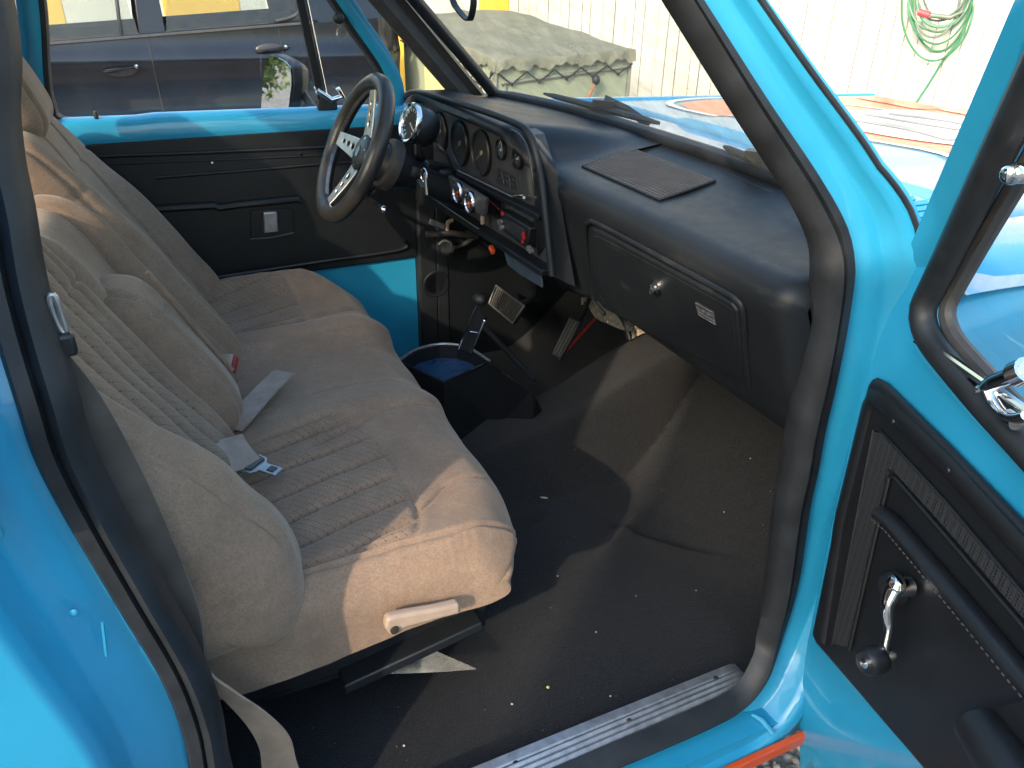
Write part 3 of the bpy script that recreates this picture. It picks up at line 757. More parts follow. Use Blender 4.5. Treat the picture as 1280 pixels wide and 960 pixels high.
# ribbed strip running down the driver side of the tunnel
mb = MB()
a, b = at(604, 408, 2, .22), at(662, 470, 2, .20)
for k in range(4):
    o_ = Vector((0, -.011*k, .001*k)); mb.tube([a+o_, b+o_], .006, 8)
mb.build('tunnel_strip', 'rubber', truck)
mb = MB(); mb.tube([at(744, 398, 0, 1.06), at(722, 423, 0, 1.0), at(698, 449, 0, .93)], .004, 8); mb.build('red_rod', 'red', truck)
# torn insulation on the firewall over the tunnel
mb = MB(); o_ = [at(u, v, 0, 1.10) for u, v in [(731, 378), (738, 372), (752, 378), (770, 390), (778, 399), (795, 410), (790, 418), (776, 410), (756, 406), (742, 396)]]
c_ = sum(o_, Vector())/len(o_); ring = [p+Vector((rng.uniform(-.01, .01), 0, rng.uniform(-.006, .006))) for p in o_]; mid_ = [p.lerp(c_, .45)+Vector((-.03, 0, 0)) for p in o_]
mb.loft([[p+Vector((.05, 0, 0)) for p in ring], ring, mid_], True, True); mb.build('torn_insulation', 'beige', truck, subsurf=1)
mb = MB(); o_ = [at(u, v, 0, 1.12) for u, v in [(789, 414), (793, 407), (803, 417), (790, 424)]]; mb.prism(o_, (.01, 0, 0)); mb.build('torn_insulation', 'beige', truck)
mb = MB(); mb.tube(cr([at(772, 392, 0, 1.07), at(779, 402, 0, 1.06), at(786, 420, 0, 1.06), at(787, 425, 0, 1.06)], 5), .005, 8); mb.tube(cr([at(766, 384, 0, 1.07), at(783, 404, 0, 1.06), at(784, 422, 0, 1.06)], 5), .004, 8); mb.tube(cr([at(734, 372, 0, 1.06), at(731, 385, 0, 1.05), at(728, 396, 0, 1.03)], 5), .005, 8); mb.build('loose_cable', 'rubber', truck)
mb = MB(); mb.box(at(730, 376, 0, 1.05), (.015, .008, .022)); mb.build('brass_fitting', 'tanplastic', truck, bevel=.002)

# ================================================================== SEAT
seat = empty('bench_seat', (.15, 0, .05)); seat.parent = truck; seat.location = Vector((.15, 0, .05))-ORIGIN['pickup_truck']
def pad(name, y0, y1, path, NY, NS, r, top, xf, mats=('velour',), insert=None, rl=None, parent=None, low=False):
    P0 = resample(cr(path, 8), NS)
    T = np.gradient(P0, axis=0); N0 = np.stack([-T[:, 1], T[:, 0]], 1); N0 /= np.linalg.norm(N0, axis=1)[:, None]+1e-9
    c = P0.mean(0)
    A = 0.5*np.sum(P0[:-1, 0]*P0[1:, 1]-P0[1:, 0]*P0[:-1, 1])
    if A > 0: N0 = -N0
    s = np.r_[0, np.cumsum(np.linalg.norm(np.diff(P0, axis=0), axis=1))]
    rL = r if rl is None else rl
    # more stations near the rounded ends
    ye = np.r_[y0+r*(1-np.cos(np.linspace(0, PI/2, 22))), np.linspace(y0+r, y1-rL, NY)[1:-1], y1-rL*(1-np.cos(np.linspace(PI/2, 0, 22)))]
    V = []; UV = []
    YY = np.repeat(ye[:, None], NS, 1); SS = np.repeat(s[None, :], len(ye), 0)
    A0 = np.repeat(P0[None, :, 0], len(ye), 0); B0 = np.repeat(P0[None, :, 1], len(ye), 0)
    NA = np.repeat(N0[None, :, 0], len(ye), 0); NB = np.repeat(N0[None, :, 1], len(ye), 0)
    q = np.zeros(len(ye)); 
    m = ye < y0+r; q[m] = r*(1-np.sqrt(np.clip(1-((y0+r-ye[m])/r)**2, 0, 1)))
    m = ye > y1-rL; q[m] = rL*(1-np.sqrt(np.clip(1-((ye[m]-(y1-rL))/rL)**2, 0, 1)))
    h = top(A0, B0, YY, NA, NB)-q[:, None]*(np.maximum(sst(NB, -.2, .6), .42*sst(NA, .1, .5)*sst(NB, -.95, -.4)) if low else 1.)
    A1 = A0+NA*h; B1 = B0+NB*h
    mb = MB()
    G = np.stack([*xf(A1, YY, B1)], 2)
    def mi(i, j): return 1 if (insert is not None and insert(A0[i, j], B0[i, j], YY[i, j], NB[i, j], NA[i, j])) else 0
    mb.grid(G, mi)
    ns = NS
    mb.add([tuple(p) for p in G[0]], [tuple(range(ns))]); mb.add([tuple(p) for p in G[-1]], [tuple(range(ns))])
    uv = np.stack([SS, YY], 2).reshape(-1, 2); uv = np.r_[uv, np.stack([s, s*0], 1), np.stack([s, s*0], 1)]
    return mb.build(name, list(mats), parent or seat, smooth=70, uv=uv)
def groove(d, w, h): return -h*np.exp(-(d/w)**2)
def ridge(d, w, h): return h*np.exp(-(d/w)**2)
# --- cushion
CP = [(-.09, .262), (-.095, .31), (-.05, .352), (.0, .368), (.10, .370), (.22, .372), (.33, .371), (.38, .362), (.418, .340), (.434, .318), (.428, .292), (.40, .276), (.33, .268), (.22, .262), (.10, .246), (.0, .240), (-.06, .245)]
def smin(*a):
    k = .010; return -k*np.log(sum(np.exp(-np.clip(q, -.3, .3)/k) for q in a))
def ins_p(x, y):   # distance-like field of the passenger insert: positive inside
    fr_ = .275-.9*np.clip(np.abs(y+.37)-.06, 0, 1)**2*2.2-.0
    return smin(fr_-x, y+.535, -.165+.25*(x-.15)-y)
def ins_d(x, y):
    fr_ = .265-.9*np.clip(np.abs(y-.40)-.05, 0, 1)**2*2.2
    return smin(fr_-x, .545-y, y-.285)
def cush_top(A, B, Y, NA, NB):
    w = sst(NB, .15, .8); x, y = A, Y
    h = np.zeros_like(A)
    # outer bolsters and the two humps either side of the flat middle
    h += w*(ridge(y+.545, .055, .014)+ridge(y-.55, .075, .040)*sst(x, -.02, .12)*sst(x, .44, .30)*1.0)
    h += w*(ridge(y+.125-.06*(x-.3), .05, .016)*sst(x, .0, .2)+ridge(y-.245, .05, .018)*sst(x, .0, .2))
    h += w*(ridge(x-.38, .05, .006)*sst(np.abs(y-.02), .13, .2))
    h += w*(-.010*sst(np.abs(y-.07), .14, .06))
    # thigh valley lines
    h += w*groove(y+.165-.10*(x-.3)+.35*np.clip(.30-x, 0, 1), .010, .010)*sst(x, .12, .2)*sst(x, .42, .38)
    h += w*groove(y-.30-.35*(x-.25), .010, .011)*sst(x, .22, .26)*sst(x, .41, .36)
    h += w*(groove(y+.085-.05*np.sin((x-.1)*8), .004, .004)+groove(y-.215, .004, .004))*sst(x, -.05, .1)
    for ins, sl, ph in ((ins_p, .28, .0), (ins_d, .30, .02)):
        d = ins(x, y); inside = sst(d, 0, .012)
        yf = (y-sl*(x-.15)+ph)/.066
        fr_ = np.abs(yf-np.round(yf))*.066
        h += w*inside*(.0075*np.sqrt(np.clip(1-((.033-fr_)/.033)**2, 0, 1))*1.2-.006+groove(fr_, .0045, .007))
        h += w*groove(d, .006, .0065)
    # side seam with a puckered welt on the near edge, front corner seam
    wr = sst(Y, -.40, -.56)
    ys = .548-.10*np.clip(A-.30, 0, 1)
    h += (groove(Y+ys, .003, .0055)+ridge(Y+ys-.007, .003, .0022)+ridge(Y+ys+.007, .003, .0022))*sst(A, .03, .10)*sst(NB, -.2, .3)
    yc = .495-.9*np.clip(A-.255, 0, 1)+.6*np.clip(A-.33, 0, 1)
    h += (groove(Y+yc, .003, .005)+ridge(Y+yc-.006, .003, .002))*sst(A, .255, .275)*sst(A, .425, .40)*w
    h += wr*.0005*np.sin(A*260+np.sin(A*40)*3)*np.exp(-((Y+.56)/.018)**2)*sst(A, .15, .25)
    h += groove(B-.285-.02*np.sin(Y*6), .003, .0025)*sst(A, .3, .38)
    h += .0022*np.sin(Y*13+A*9)*np.sin(A*15-2)*w+.0010*np.sin(Y*47+3*np.sin(A*31))*np.sin(A*39)
    return h
def cush_xf(A, Y, B):
    # plan taper: near end of the front edge pulled back a little, underside rises to the front
    f = sst(A, .25, .42)*sst(Y, -.40, -.62); g = sst(A, .25, .42)*sst(Y, .45, .64)
    return A-.045*f-.07*g, Y, B-.012*f
pad('cushion', -.588, .640, CP, 330, 230, .058, cush_top, cush_xf, ('velour', 'velour_dash'),
    lambda a, b, y, nb, na: nb > .4 and (float(ins_p(a, y)) > 0 or float(ins_d(a, y)) > 0), rl=.10, low=True)
# --- backrests: local (d forward, t up the back)
BU = np.array([-.417, .909]); BD = np.array([.909, .417])
def back_xf(o):
    def f(A, Y, B): return o[0]+BD[0]*A+BU[0]*B, Y, o[1]+BD[1]*A+BU[1]*B
    return f
def back_path(hgt, th=.14, low=-.06):
    return [(-th*.6, low-.02), (-.03, low-.035), (.012, low), (.022, low+.05), (.012, low+.14), (.004, .20), (.0, hgt*.6), (-.004, hgt-.07), (-.016, hgt-.025), (-.05, hgt), (-th*.75, hgt-.012), (-th, hgt-.06), (-th, hgt*.5), (-th, low+.02)]
def top_pass(A, B, Y, NA, NB):
    w = sst(NA, .1, .7); t = B; y = Y; h = np.zeros_like(A)
    side = .064*sst(y, -.445-.10*np.clip(t, 0, 1), -.520-.10*np.clip(t, 0, 1))*(1-.25*sst(y, -.55, -.62))*sst(t, .34, .12)*(1-.25*sst(t, .06, -.05))+.018*sst(y, -.47, -.54)*sst(t, .1, .3)
    h += w*(side+ridge(y+.175, .03, .012)*sst(t, .48, .25))
    bo = y+.450+.10*np.clip(t, 0, 1)            # insert bounds
    d = np.minimum(np.minimum(bo, -.205-y), np.minimum(.40-t, t+.1)); inside = sst(d, 0, .012)
    yf = (y+.12*t)/.052; fr_ = np.abs(yf-np.round(yf))*.052
    h += w*inside*(.009*np.sqrt(np.clip(1-((.026-fr_)/.026)**2, 0, 1))-.008+groove(fr_, .004, .006))+w*groove(d, .004, .006)
    h += groove(t-.335+.25*(y+.4)**2, .005, .009)*w*sst(np.abs(y+.36), .05, .2)
    # long welt down the near bolster
    yw = y+.572+.05*np.clip(t, -.1, 1)
    h += (groove(yw, .003, .006)+ridge(yw-.007, .003, .002)+ridge(yw+.007, .003, .002))*sst(NA, -.3, .2)*sst(t, -.03, .03)
    h += .0018*np.sin(y*31+t*17)*np.sin(t*27)*1.0+.004*np.exp(-((t+.02)/.03)**2)*np.sin(y*60)*sst(y, -.45, -.55)
    return h
def ins_back_p(a, b, y, nb, na):
    return na > .35 and -.450-.10*max(0, b) < y < -.205 and -.1 < b < .40
pad('passenger_backrest', -.618, -.150, back_path(.50, .16, -.045), 170, 200, .075, top_pass, back_xf((.012, .405)), ('velour', 'velour_dash'), ins_back_p, rl=.05)
def top_mid(A, B, Y, NA, NB):
    w = sst(NA, .1, .7); t = B; y = Y; h = np.zeros_like(A)
    h += w*(groove(np.abs(y+.07)-.058, .005, .006))
    h += groove(t-.19-.6*(y+.08)**2*10, .004, .007)*w+.002*np.sin(y*40)*np.sin(t*22)
    h += w*groove(y+.03-.28*(t-.28)**2*4, .006, .012)*sst(t, .02, .06)*sst(t, .33, .25)
    return h
pad('centre_armrest', -.165, .000, [(-.10, -.045), (.02, -.05), (.058, -.02), (.066, .04), (.060, .15), (.048, .23), (.026, .262), (-.01, .276), (-.06, .265), (-.10, .21), (-.11, .08)], 90, 150, .060, top_mid, back_xf((.012, .405)))
def top_cen(A, B, Y, NA, NB):
    w = sst(NA, .1, .7)
    return w*(ridge(Y-.100, .034, .040)*sst(B, .44, .30)+groove(Y-.058, .006, .012)+ridge(Y+.125, .03, .008))+.0018*np.sin(Y*38+B*20)*np.sin(B*24)
pad('centre_backrest', -.162, .135, back_path(.40, .13), 90, 150, .05, top_cen, back_xf((.012, .405)))
mb = MB()
cr_pts = []
for t_, y_ in ((.255, -.085), (.20, -.078), (.13, -.065), (.06, -.045), (.01, -.03)):
    d_ = .069; cr_pts.append((.010+BD[0]*d_+BU[0]*t_, y_, .405+BD[1]*d_+BU[1]*t_))
mb.tube(cr(cr_pts, 6), .0045, 8); mb.build('armrest_piping', 'velour', seat, uv=[(p[0], p[1]) for p in mb.v])
def top_driver(A, B, Y, NA, NB):
    w = sst(NA, .1, .7); t = B; y = Y; h = np.zeros_like(A)
    h += w*(ridge(y-.20, .06, .045)*sst(t, .52, .2)+ridge(y-.565, .06, .050)*sst(t, .46, .15))
    h += w*(groove(y-.275-.05*t, .005, .010)+groove(y-.495+.05*t, .005, .010))
    h += groove(y-.165-.12*np.clip(.3-t, 0, 1), .004, .007)*sst(NA, -.2, .3)
    h += groove(t-.36, .004, .005)*w+.002*np.sin(y*31+t*17)*np.sin(t*27)
    return h
pad('driver_backrest', .128, .640, back_path(.50, .15), 150, 170, .075, top_driver, back_xf((.028, .405)), rl=.09)
def top_head(A, B, Y, NA, NB):
    w = sst(NA, .1, .6)
    return w*(groove(np.abs(Y-.385)-.10, .005, .009)+groove(B-.03, .004, .0))+.0015*np.sin(Y*40)*np.sin(B*33)
pad('headrest', .235, .530, [(-.06, 0), (.0, -.012), (.035, .01), (.045, .06), (.045, .12), (.03, .175), (-.01, .20), (-.055, .19), (-.08, .13), (-.08, .04)], 80, 110, .07, top_head, back_xf((-.178, .815)))
mb = MB()
for y_ in (.32, .45): mb.tube([(-.19, y_, .79), (-.215, y_, .87)], .007, 10)
mb.build('headrest_post', 'chrome', seat)
# seat frame, rail, lever
mb = MB(); mb.box((.16, -.46, .19), (.42, .10, .12)); mb.box((.17, 0, .14), (.36, 1.0, .06)); mb.box((.17, .50, .15), (.40, .06, .10)); mb.build('seat_frame', 'black', seat, bevel=.004)
mb = MB(); a = at(470, 838, 1, -.545); b = at(603, 778, 1, -.545)
mb.prism([a+Vector((-.05, 0, -.012)), b, b+Vector((.002, 0, -.018)), a+Vector((-.05, 0, -.032))], (0, .04, 0)); mb.build('seat_rail', 'black', seat, bevel=.003)
q = at(607, 742, 1, -.52); mb = MB(); mb.box(q+Vector((-.06, .03, -.008)), (.13, .05, .05)); mb.build('frame_bracket', 'brownmetal', seat, bevel=.004)
mb = MB(); lv = [at(u, v, 1, -.618) for u, v in [(481, 786), (484, 774), (498, 770), (540, 763), (575, 755), (577, 768), (540, 777), (508, 786), (498, 795), (488, 796)]]
mb.prism(lv, (0, .016, 0)); lvr = mb.build('recline_lever', 'tanplastic', seat, bevel=.005, seg=3)
mb = MB(); mb.lathe([(.006, 0), (.006, .003), (0, .003)], at(493, 787, 1, -.619), (0, -1, 0), 16); mb.build('lever_screw', 'brownmetal', seat)
# debris-like clear plastic blade lying by the rail
mb = MB(); pp = [at(u, v, 2, z) for u, v, z in [(486, 843, .05), (505, 820, .075), (538, 812, .08), (596, 837, .045), (560, 840, .045), (520, 842, .045)]]
mb.prism(pp, (0, 0, .003)); clr = mb.build('plastic_scraper', 'plastic_clear', bevel=.001); tag(clr, 'clear plastic blade lying on the carpet beside the seat rail', 'plastic blade')

# ================================================================== BELTS
belt = empty('seat_belt', (-.07, -.655, .02)); belt.parent = truck; belt.location = Vector((-.07, -.655, .02))-ORIGIN['pickup_truck']
pts = [(-.195, -.56, 1.16), (-.170, -.62, .98), (-.128, -.668, .83), (-.102, -.668, .75), (-.085, -.665, .66), (-.072, -.662, .56), (-.062, -.662, .47), *[tuple(at(u, v, 1, y)) for u, v, y in ((252, 836, -.664), (285, 868, -.664), (320, 898, -.660), (343, 928, -.655), (352, 965, -.65))], (.028, -.645, .03)]
wv = [(.024, 0, .003)]*5+[(.024, -.002, .004), (.022, -.010, .006), (.008, -.014, .012), (.006, -.010, .016), (.012, -.008, .014), (.019, -.006, .008), (.022, -.004, .002), (.022, -.004, 0)]
pc = cr(pts, 6); wc = cr(wv, 6)
mb = MB(); mb.ribbon(pc[:44], wc[:44]); mb.build('shoulder_webbing', 'webdark', belt)
mb = MB(); mb.ribbon(pc[43:], wc[43:]); mb.build('lower_webbing', webbing('lit_belt_webbing', (.36, .255, .175)), belt)  # lighter copy of the webbing: light on the lower strap put into its colour
# metal tongue + stop on the shoulder belt
q = at(73, 388, 1, -.690); mb = MB()
lp_ = [at(u, v, 1, -.688) for u, v in [(62, 372), (68, 370), (77, 395), (82, 412), (76, 412), (66, 390)]]
mb.tube(cr(lp_, 4, True), .0026, 8, closed=True); mb.build('tongue_plate', 'alu', belt)
q = at(75, 432, 1, -.690); mb = MB(); mb.box(q, (.024, .010, .020)); mb.build('belt_stop', 'black', belt, bevel=.003)
# centre lap belt with chrome tongue
mb = MB()
mb.ribbon(cr([at(300, 520, 2, .395)+Vector((-.02, -.02, -.01)), at(303, 520, 2, .398), at(325, 495, 2, .396), at(350, 470, 2, .396), at(357, 465, 2, .397)], 5), [(.0165, -.0155, 0)]*21)
w2 = [at(284, 548, 2, .43), at(292, 562, 2, .425), at(303, 575, 2, .415), at(313, 584, 2, .405)]
d2 = (w2[-1]-w2[0]).normalized(); s2 = Vector((d2.y, -d2.x, .15)).normalized()*.026
mb.ribbon(cr(w2, 5), [s2]*16)
mb.build('lap_webbing', 'web', belt)
q = at(322, 583, 2, .402); mb = MB()
dv = (at(345, 588, 2, .402)-at(312, 578, 2, .402)).normalized(); sv = Vector((-dv.y, dv.x, 0)); zv = Vector((0, 0, 1))
o_ = at(311, 580, 2, .402)
def tp(a, b, c=0): return o_+dv*a+sv*b+zv*c
ring = [tp(0, -.026), tp(0, .026), tp(.020, .022), tp(.028, .011), tp(.060, .011), tp(.060, -.011), tp(.028, -.011), tp(.020, -.022)]
mb.prism(ring, zv*.004); mb.build('latch_tongue', 'alu', belt, bevel=.0012)
mb = MB(); mb.prism([tp(.004, -.020, .0045), tp(.004, .020, .0045), tp(.019, .016, .0045), tp(.019, -.016, .0045)], zv*.002); mb.prism([tp(.040, -.006, .0045), tp(.040, .006, .0045), tp(.052, .006, .0045), tp(.052, -.006, .0045)], zv*.001); mb.build('tongue_slot', 'dial', belt)
# buckle with red button
q = at(287, 456, 2, .42); d_ = Vector((.75, -.35, .12)).normalized(); rt = rot_to(d_)
mb = MB(); mb.box(q-d_*.022, (.022, .040, .06), rt); mb.build('belt_buckle', 'tanplastic', belt, bevel=.004)
mb = MB(); mb.box(q+d_*.010, (.016, .034, .006), rt); mb.build('buckle_button', simple('dark_red_button', (.30, .025, .035), .4), belt, bevel=.002)

# ================================================================== DRIVER DOOR
dd_ = empty('driver_door', (.65, .72, .3)); dd_.parent = truck; dd_.location = Vector((.65, .72, .3))-ORIGIN['pickup_truck']
def on_left(u, v, y0=.715):
    y = y0
    for _ in range(8): p = at(u, v, 1, y); y = y0-max(0, p.z-.78)*.30
    return p
mb = MB(); sec = [(.745, .774), (.722, .777), (.702, .772), (.694, .760), (.692, .735), (.694, .715), (.705, .705)]
mb.loft([[(x, y, z+(-.004 if x < 0 else 0)-.012*(x-.3)) for y, z in sec] for x in np.linspace(-.26, .705, 24)], False, False)
mb.prism([(-.26, .706, .0), (.66, .706, .0), (.66, .706, .72), (-.26, .706, .72)], (0, .06, 0))
mb.build('door_shell', 'blue', dd_, smooth=50)
op = [on_left(u, v) for u, v in [(56, 0), (62, 94), (69, 132), (88, 150), (200, 147), (330, 141), (455, 134), (474, 131), (483, 119), (470, 85), (440, 42), (412, 0)]]
tl = op[0]+Vector((.01, 0, .0)); up_ = (op[-1]-op[-3]).normalized()
top_r = op[-1]+up_*.27; top_l = Vector((op[0].x+.02, top_r.y, top_r.z+.01))
OL = [Vector(p) for p in cr(op+[top_r, top_r.lerp(top_l, .1), top_r.lerp(top_l, .9), top_l], 6, True)]
OL = [Vector(p) for p in resample(OL+[OL[0]], 220)][:-1]; n_ = len(OL)
ON = []
for i in range(n_):
    tg = OL[(i+1) % n_]-OL[i-1]; ON.append(Vector((tg.z, 0, -tg.x)).normalized())
c_ = sum(OL, Vector())/n_
if sum((OL[i]-c_).dot(ON[i]) for i in range(n_)) < 0: ON = [-v for v in ON]
def ringsweep(prof):
    lo = [[OL[i]+ON[i]*o+Vector((0, dy, 0)) for o, dy in prof] for i in range(n_)]; lo.append(lo[0]); m = MB(); m.loft(lo, False, False); return m
ringsweep([(-.002, .03), (-.002, .012), (.002, .002), (.010, .0), (.014, .006)]).build('window_seal', 'rubber', dd_, smooth=50)
ringsweep([(.012, .02), (.012, .001), (.020, -.004), (.040, -.004), (.052, .004), (.055, .03)]).build('window_frame', 'blue', dd_, smooth=50)
mb = MB(); mb.add([p+Vector((0, .016, 0)) for p in OL], [tuple(range(n_))]); mb.build('window_glass', 'glass', dd_, smooth=0)
a, b = on_left(374, -5), on_left(402, 126)
mb = MB(); ext = (a-b).normalized()*.27; mb.tube([a+ext, a, b], .0125, 4, upv=(1, 1, 0)); mb.build('vent_divider', 'rubber', dd_)
mb = MB(); mb.tube([a+ext+Vector((.014, -.006, 0)), b+Vector((.014, -.006, 0))], .003, 6)
mb.tube([on_left(395, 112)+Vector((0, -.012, 0)), on_left(412, 124)+Vector((0, -.02, 0)), on_left(426, 119)+Vector((0, -.02, 0)), on_left(420, 109)+Vector((0, -.015, 0))], [.007, .008, .008, .006], 10)
mb.tube([on_left(397, 108), on_left(404, 128)], .010, 10); mb.build('vent_latch', 'chrome', dd_)
mb = MB(); mb.box(on_left(408, 130)+Vector((0, -.005, 0)), (.05, .02, .03)); mb.build('latch_base', 'rubber', dd_, bevel=.004)
mb = MB(); q = on_left(422, 22); mb.ellipsoid(q+Vector((0, -.01, 0)), (.014, .010, .014), 14, 10); mb.build('pillar_knob', 'rubber', dd_)
mb = MB(); q = on_left(122, 153)+Vector((0, -.005, 0)); mb.tube([q+Vector((0, 0, -.012)), q, q+Vector((0, 0, .008)), q+Vector((0, 0, .022)), q+Vector((0, 0, .026))], [.006, .004, .0045, .006, .004], 10); mb.build('lock_knob', 'rubber', dd_)
def DL(u, v, y=.692): return at(u, v, 1, y)
tp_ = [DL(u, v) for u, v in [(75, 184), (115, 180), (250, 171), (415, 160), (514, 154), (519, 240), (522, 321), (430, 334), (235, 360), (60, 388)]]
mb = MB(); mb.prism(tp_, (0, .014, 0)); mb.build('trim_panel', 'vinyl', dd_, bevel=.004)
mb = MB()
for pl_, r_ in (([(110, 196), (250, 191), (400, 184), (508, 178)], .005), ([(195, 222), (300, 214), (400, 205), (505, 199)], .004), ([(140, 205), (300, 199), (420, 193)], .0025)):
    mb.tube([DL(*p, .691) for p in pl_], r_, 8)
mb.split('trim_moulding', 'vinyl', dd_)
mb = MB(); mb.loft([[p+Vector((0, 0, 0)), p+Vector((0, -.012, -.003)), p+Vector((0, -.014, -.016)), p+Vector((0, 0, -.022))] for p in [DL(*q, .692) for q in [(183, 256), (230, 253), (268, 251), (271, 254), (300, 250), (372, 243), (376, 247)]]], True, True); mb.build('armrest_ledge', 'vinyl', dd_, bevel=.003)
mb = MB(); q = [DL(*p, .691) for p in [(313, 264), (366, 260), (368, 291), (313, 298)]]; mb.prism(q, (0, -.004, 0)); mb.build('handle_cup', 'black', dd_, bevel=.002)
mb = MB(); mb.tube([DL(*p, .684) for p in [(313, 299), (340, 297), (367, 291)]], .003, 8); mb.build('cup_lip', 'darkgrey', dd_)
mb = MB(); q = [DL(*p, .688) for p in [(328, 264), (346, 263), (348, 289), (329, 291)]]; mb.prism(q, (0, -.012, 0)); mb.build('door_handle', 'alu', dd_, bevel=.004)
mb = MB()
for u, v in ((265, 203), (376, 193)): mb.lathe([(.0035, 0), (.003, .003), (0, .003)], DL(u, v, .69), (0, -1, 0), 10)
mb.split('trim_screw', 'chrome', dd_)
mb = MB(); mb.tube(cr([DL(235, 352, .688), DL(400, 327, .688), DL(500, 312, .688), DL(506, 300, .688)], 6), .006, 8); mb.build('lower_trim_edge', 'vinyl', dd_)
# front jamb strips past the door edge
mb = MB(); mb.box((.690, .700, .37), (.056, .05, .74)); mb.box((.735, .70, .35), (.04, .05, .72)); mb.split('hinge_pillar_trim', 'rubber', truck, bevel=.006)
mb = MB(); mb.box((1.03, .684, .36), (.66, .012, .71)); mb.build('kick_panel', 'black', truck)
mb = MB(); mb.lathe([(.040, 0), (.042, .002), (.038, .004), (.03, .002), (0, .002)], at(545, 355, 1, .677), (0, -1, 0), 30); mb.build('kick_vent', 'black', truck)
# door mirror outside
dm = empty('door_mirror', (.42, .93, .78)); dm.parent = truck; dm.location = Vector((.42, .93, .78))-ORIGIN['pickup_truck']
mN = Vector((-.92, -.38, .03)).normalized(); mU = Vector((0, 0, 1)); mU = (mU-mN*mU.dot(mN)).normalized(); mS = mU.cross(mN)
mc = atp(348, 105, (.40, .93, .80), mN)
ol_ = [atp(u, v, mc, mN) for u, v in [(327, 138), (329, 105), (332, 80), (337, 70), (344, 70), (358, 77), (364, 85), (365, 105), (361, 138)]]
mb = MB(); mb.prism([p for p in ol_], mN*.002); mb.build('mirror_glass', 'mirror', dm)
mb = MB(); cc = sum(ol_, Vector())/len(ol_); big = [cc+(p-cc)*1.06-mN*.003 for p in ol_]; mb.loft([big, [p-mN*.03 for p in big], [cc+(p-cc)*.7-mN*.07 for p in ol_]], True, True); mb.tube([cc-mN*.05, cc-mN*.05+Vector((.03, -.08, -.07)), (.47, .78, .74)], .012, 8); mb.build('mirror_shell', 'rubber', dm, bevel=.004)

# ================================================================== PASSENGER DOOR (open)
HD = Vector((.845, -.735, 0)); DD = Vector((-.34, -.94, 0)).normalized(); DN = Vector((-.94, .34, 0)).normalized()
pdoor = empty('passenger_door', (.845, -.735, .3)); pdoor.parent = truck; pdoor.location = Vector((.845, -.735, .3))-ORIGIN['pickup_truck']
def PD(u, v, off=0.0): return atp(u, v, HD+DN*off, DN)
def PX(d, z, off=0.0): return HD+DD*d+Vector((0, 0, z))+DN*off
def dz(p): q = p-HD; return q.dot(DD), q.z
def extend(p, q, d):       # continue the line p-q to distance d along the door
    a, b = dz(p), dz(q); t_ = (d-b[0])/(b[0]-a[0]); return q+(q-p)*t_
# shell: front face polygon below the belt
left = [PD(u, v) for u, v in [(1136, 312), (1112, 350), (1080, 462), (1040, 640), (1008, 800), (997, 880), (998, 965)]]
belt_px = [(1174, 316), (1148, 362), (1139, 395), (1144, 425), (1162, 452), (1215, 512), (1282, 580)]
bl_ = [PD(u, v) for u, v in belt_px]
be = extend(bl_[-2], bl_[-1], .98)
dl, zl = dz(left[-1])
shell = left+[PX(dl+.02, -.04), PX(.98, -.04), be]+bl_[::-1]
mb = MB(); mb.prism(shell, -DN*.055); mb.build('door_shell', 'blue', pdoor, bevel=.008, seg=3, smooth=40)
# leaning window frame (front leg, header, rear leg)
LEAN = .44
def PL(d, z, off=0.0): return PX(d, z, off+LEAN*max(0, z-.80))
NLEAN = DD.cross(Vector((0, 0, 1))+DN*LEAN).normalized()
def LEANP(u, v, off=0.0): return atp(u, v, PX(0, .80, off), NLEAN)
f0 = dz(left[0]); i0 = dz(PD(1175, 312))
ks = np.linspace(0, 1, 9)
leg_o = [PD(1112, 352, -.014)]+[LEANP(1136+134*k, 312-312*k) for k in ks]
leg_i = [PD(1152, 354, -.014)]+[LEANP(1175+146*k, 312-312*k) for k in ks]
outer = leg_o+[PL(f0[0]+.40, 1.285), PL(f0[0]+.50, 1.315), PL(.80, 1.315), PL(.93, 1.29), PL(.975, 1.2), PL(.98, .80)]
inner = leg_i+[PL(i0[0]+.40, 1.235), PL(i0[0]+.50, 1.265), PL(.78, 1.265), PL(.90, 1.24), PL(.925, 1.15), PL(.93, .78)]
mb = MB(); lo = []
for a, b in zip(outer, inner):
    lo.append([a-DN*.05, a, a+DN*.006+(b-a)*.15, a+DN*.004+(b-a)*.6, b+DN*.0, b-DN*.05])
mb.loft(lo, True, True); mb.build('window_frame', 'blue', pdoor, smooth=50)
# seal along the window opening
sl_px = [(1165, 360), (1154, 384), (1154, 403), (1163, 426), (1188, 458), (1235, 512), (1282, 562)]
sp = [PD(u, v, .004) for u, v in sl_px]; se = extend(sp[-2], sp[-1], .93)
legs = [LEANP(1190+150*k, 309-309*k, .004) for k in ks]
top_ = [p+(q-p).normalized()*.016+DN*.004 for p, q in zip(inner[-6:], [b+(b-a) for a, b in zip(outer[-6:], inner[-6:])])]
spath = top_[::-1]+legs[::-1]+sp+[extend(sp[-2], sp[-1], .6), se]
mb = MB(); pp = resample(cr(spath, 6), 200); mb.tube(pp, .0155, 10, flat=1.0); sealp_ = mb.build('window_seal', 'rubber', pdoor)
mb = MB(); pp2 = [Vector(p)-DN*.024 for p in pp]; 
ccx = PX(.5, 1.0)
pp2 = [p+(ccx-p).normalized()*.012 for p in pp2]; mb.tube(pp2, .010, 8); mb.build('glass_channel', 'darkgrey', pdoor)
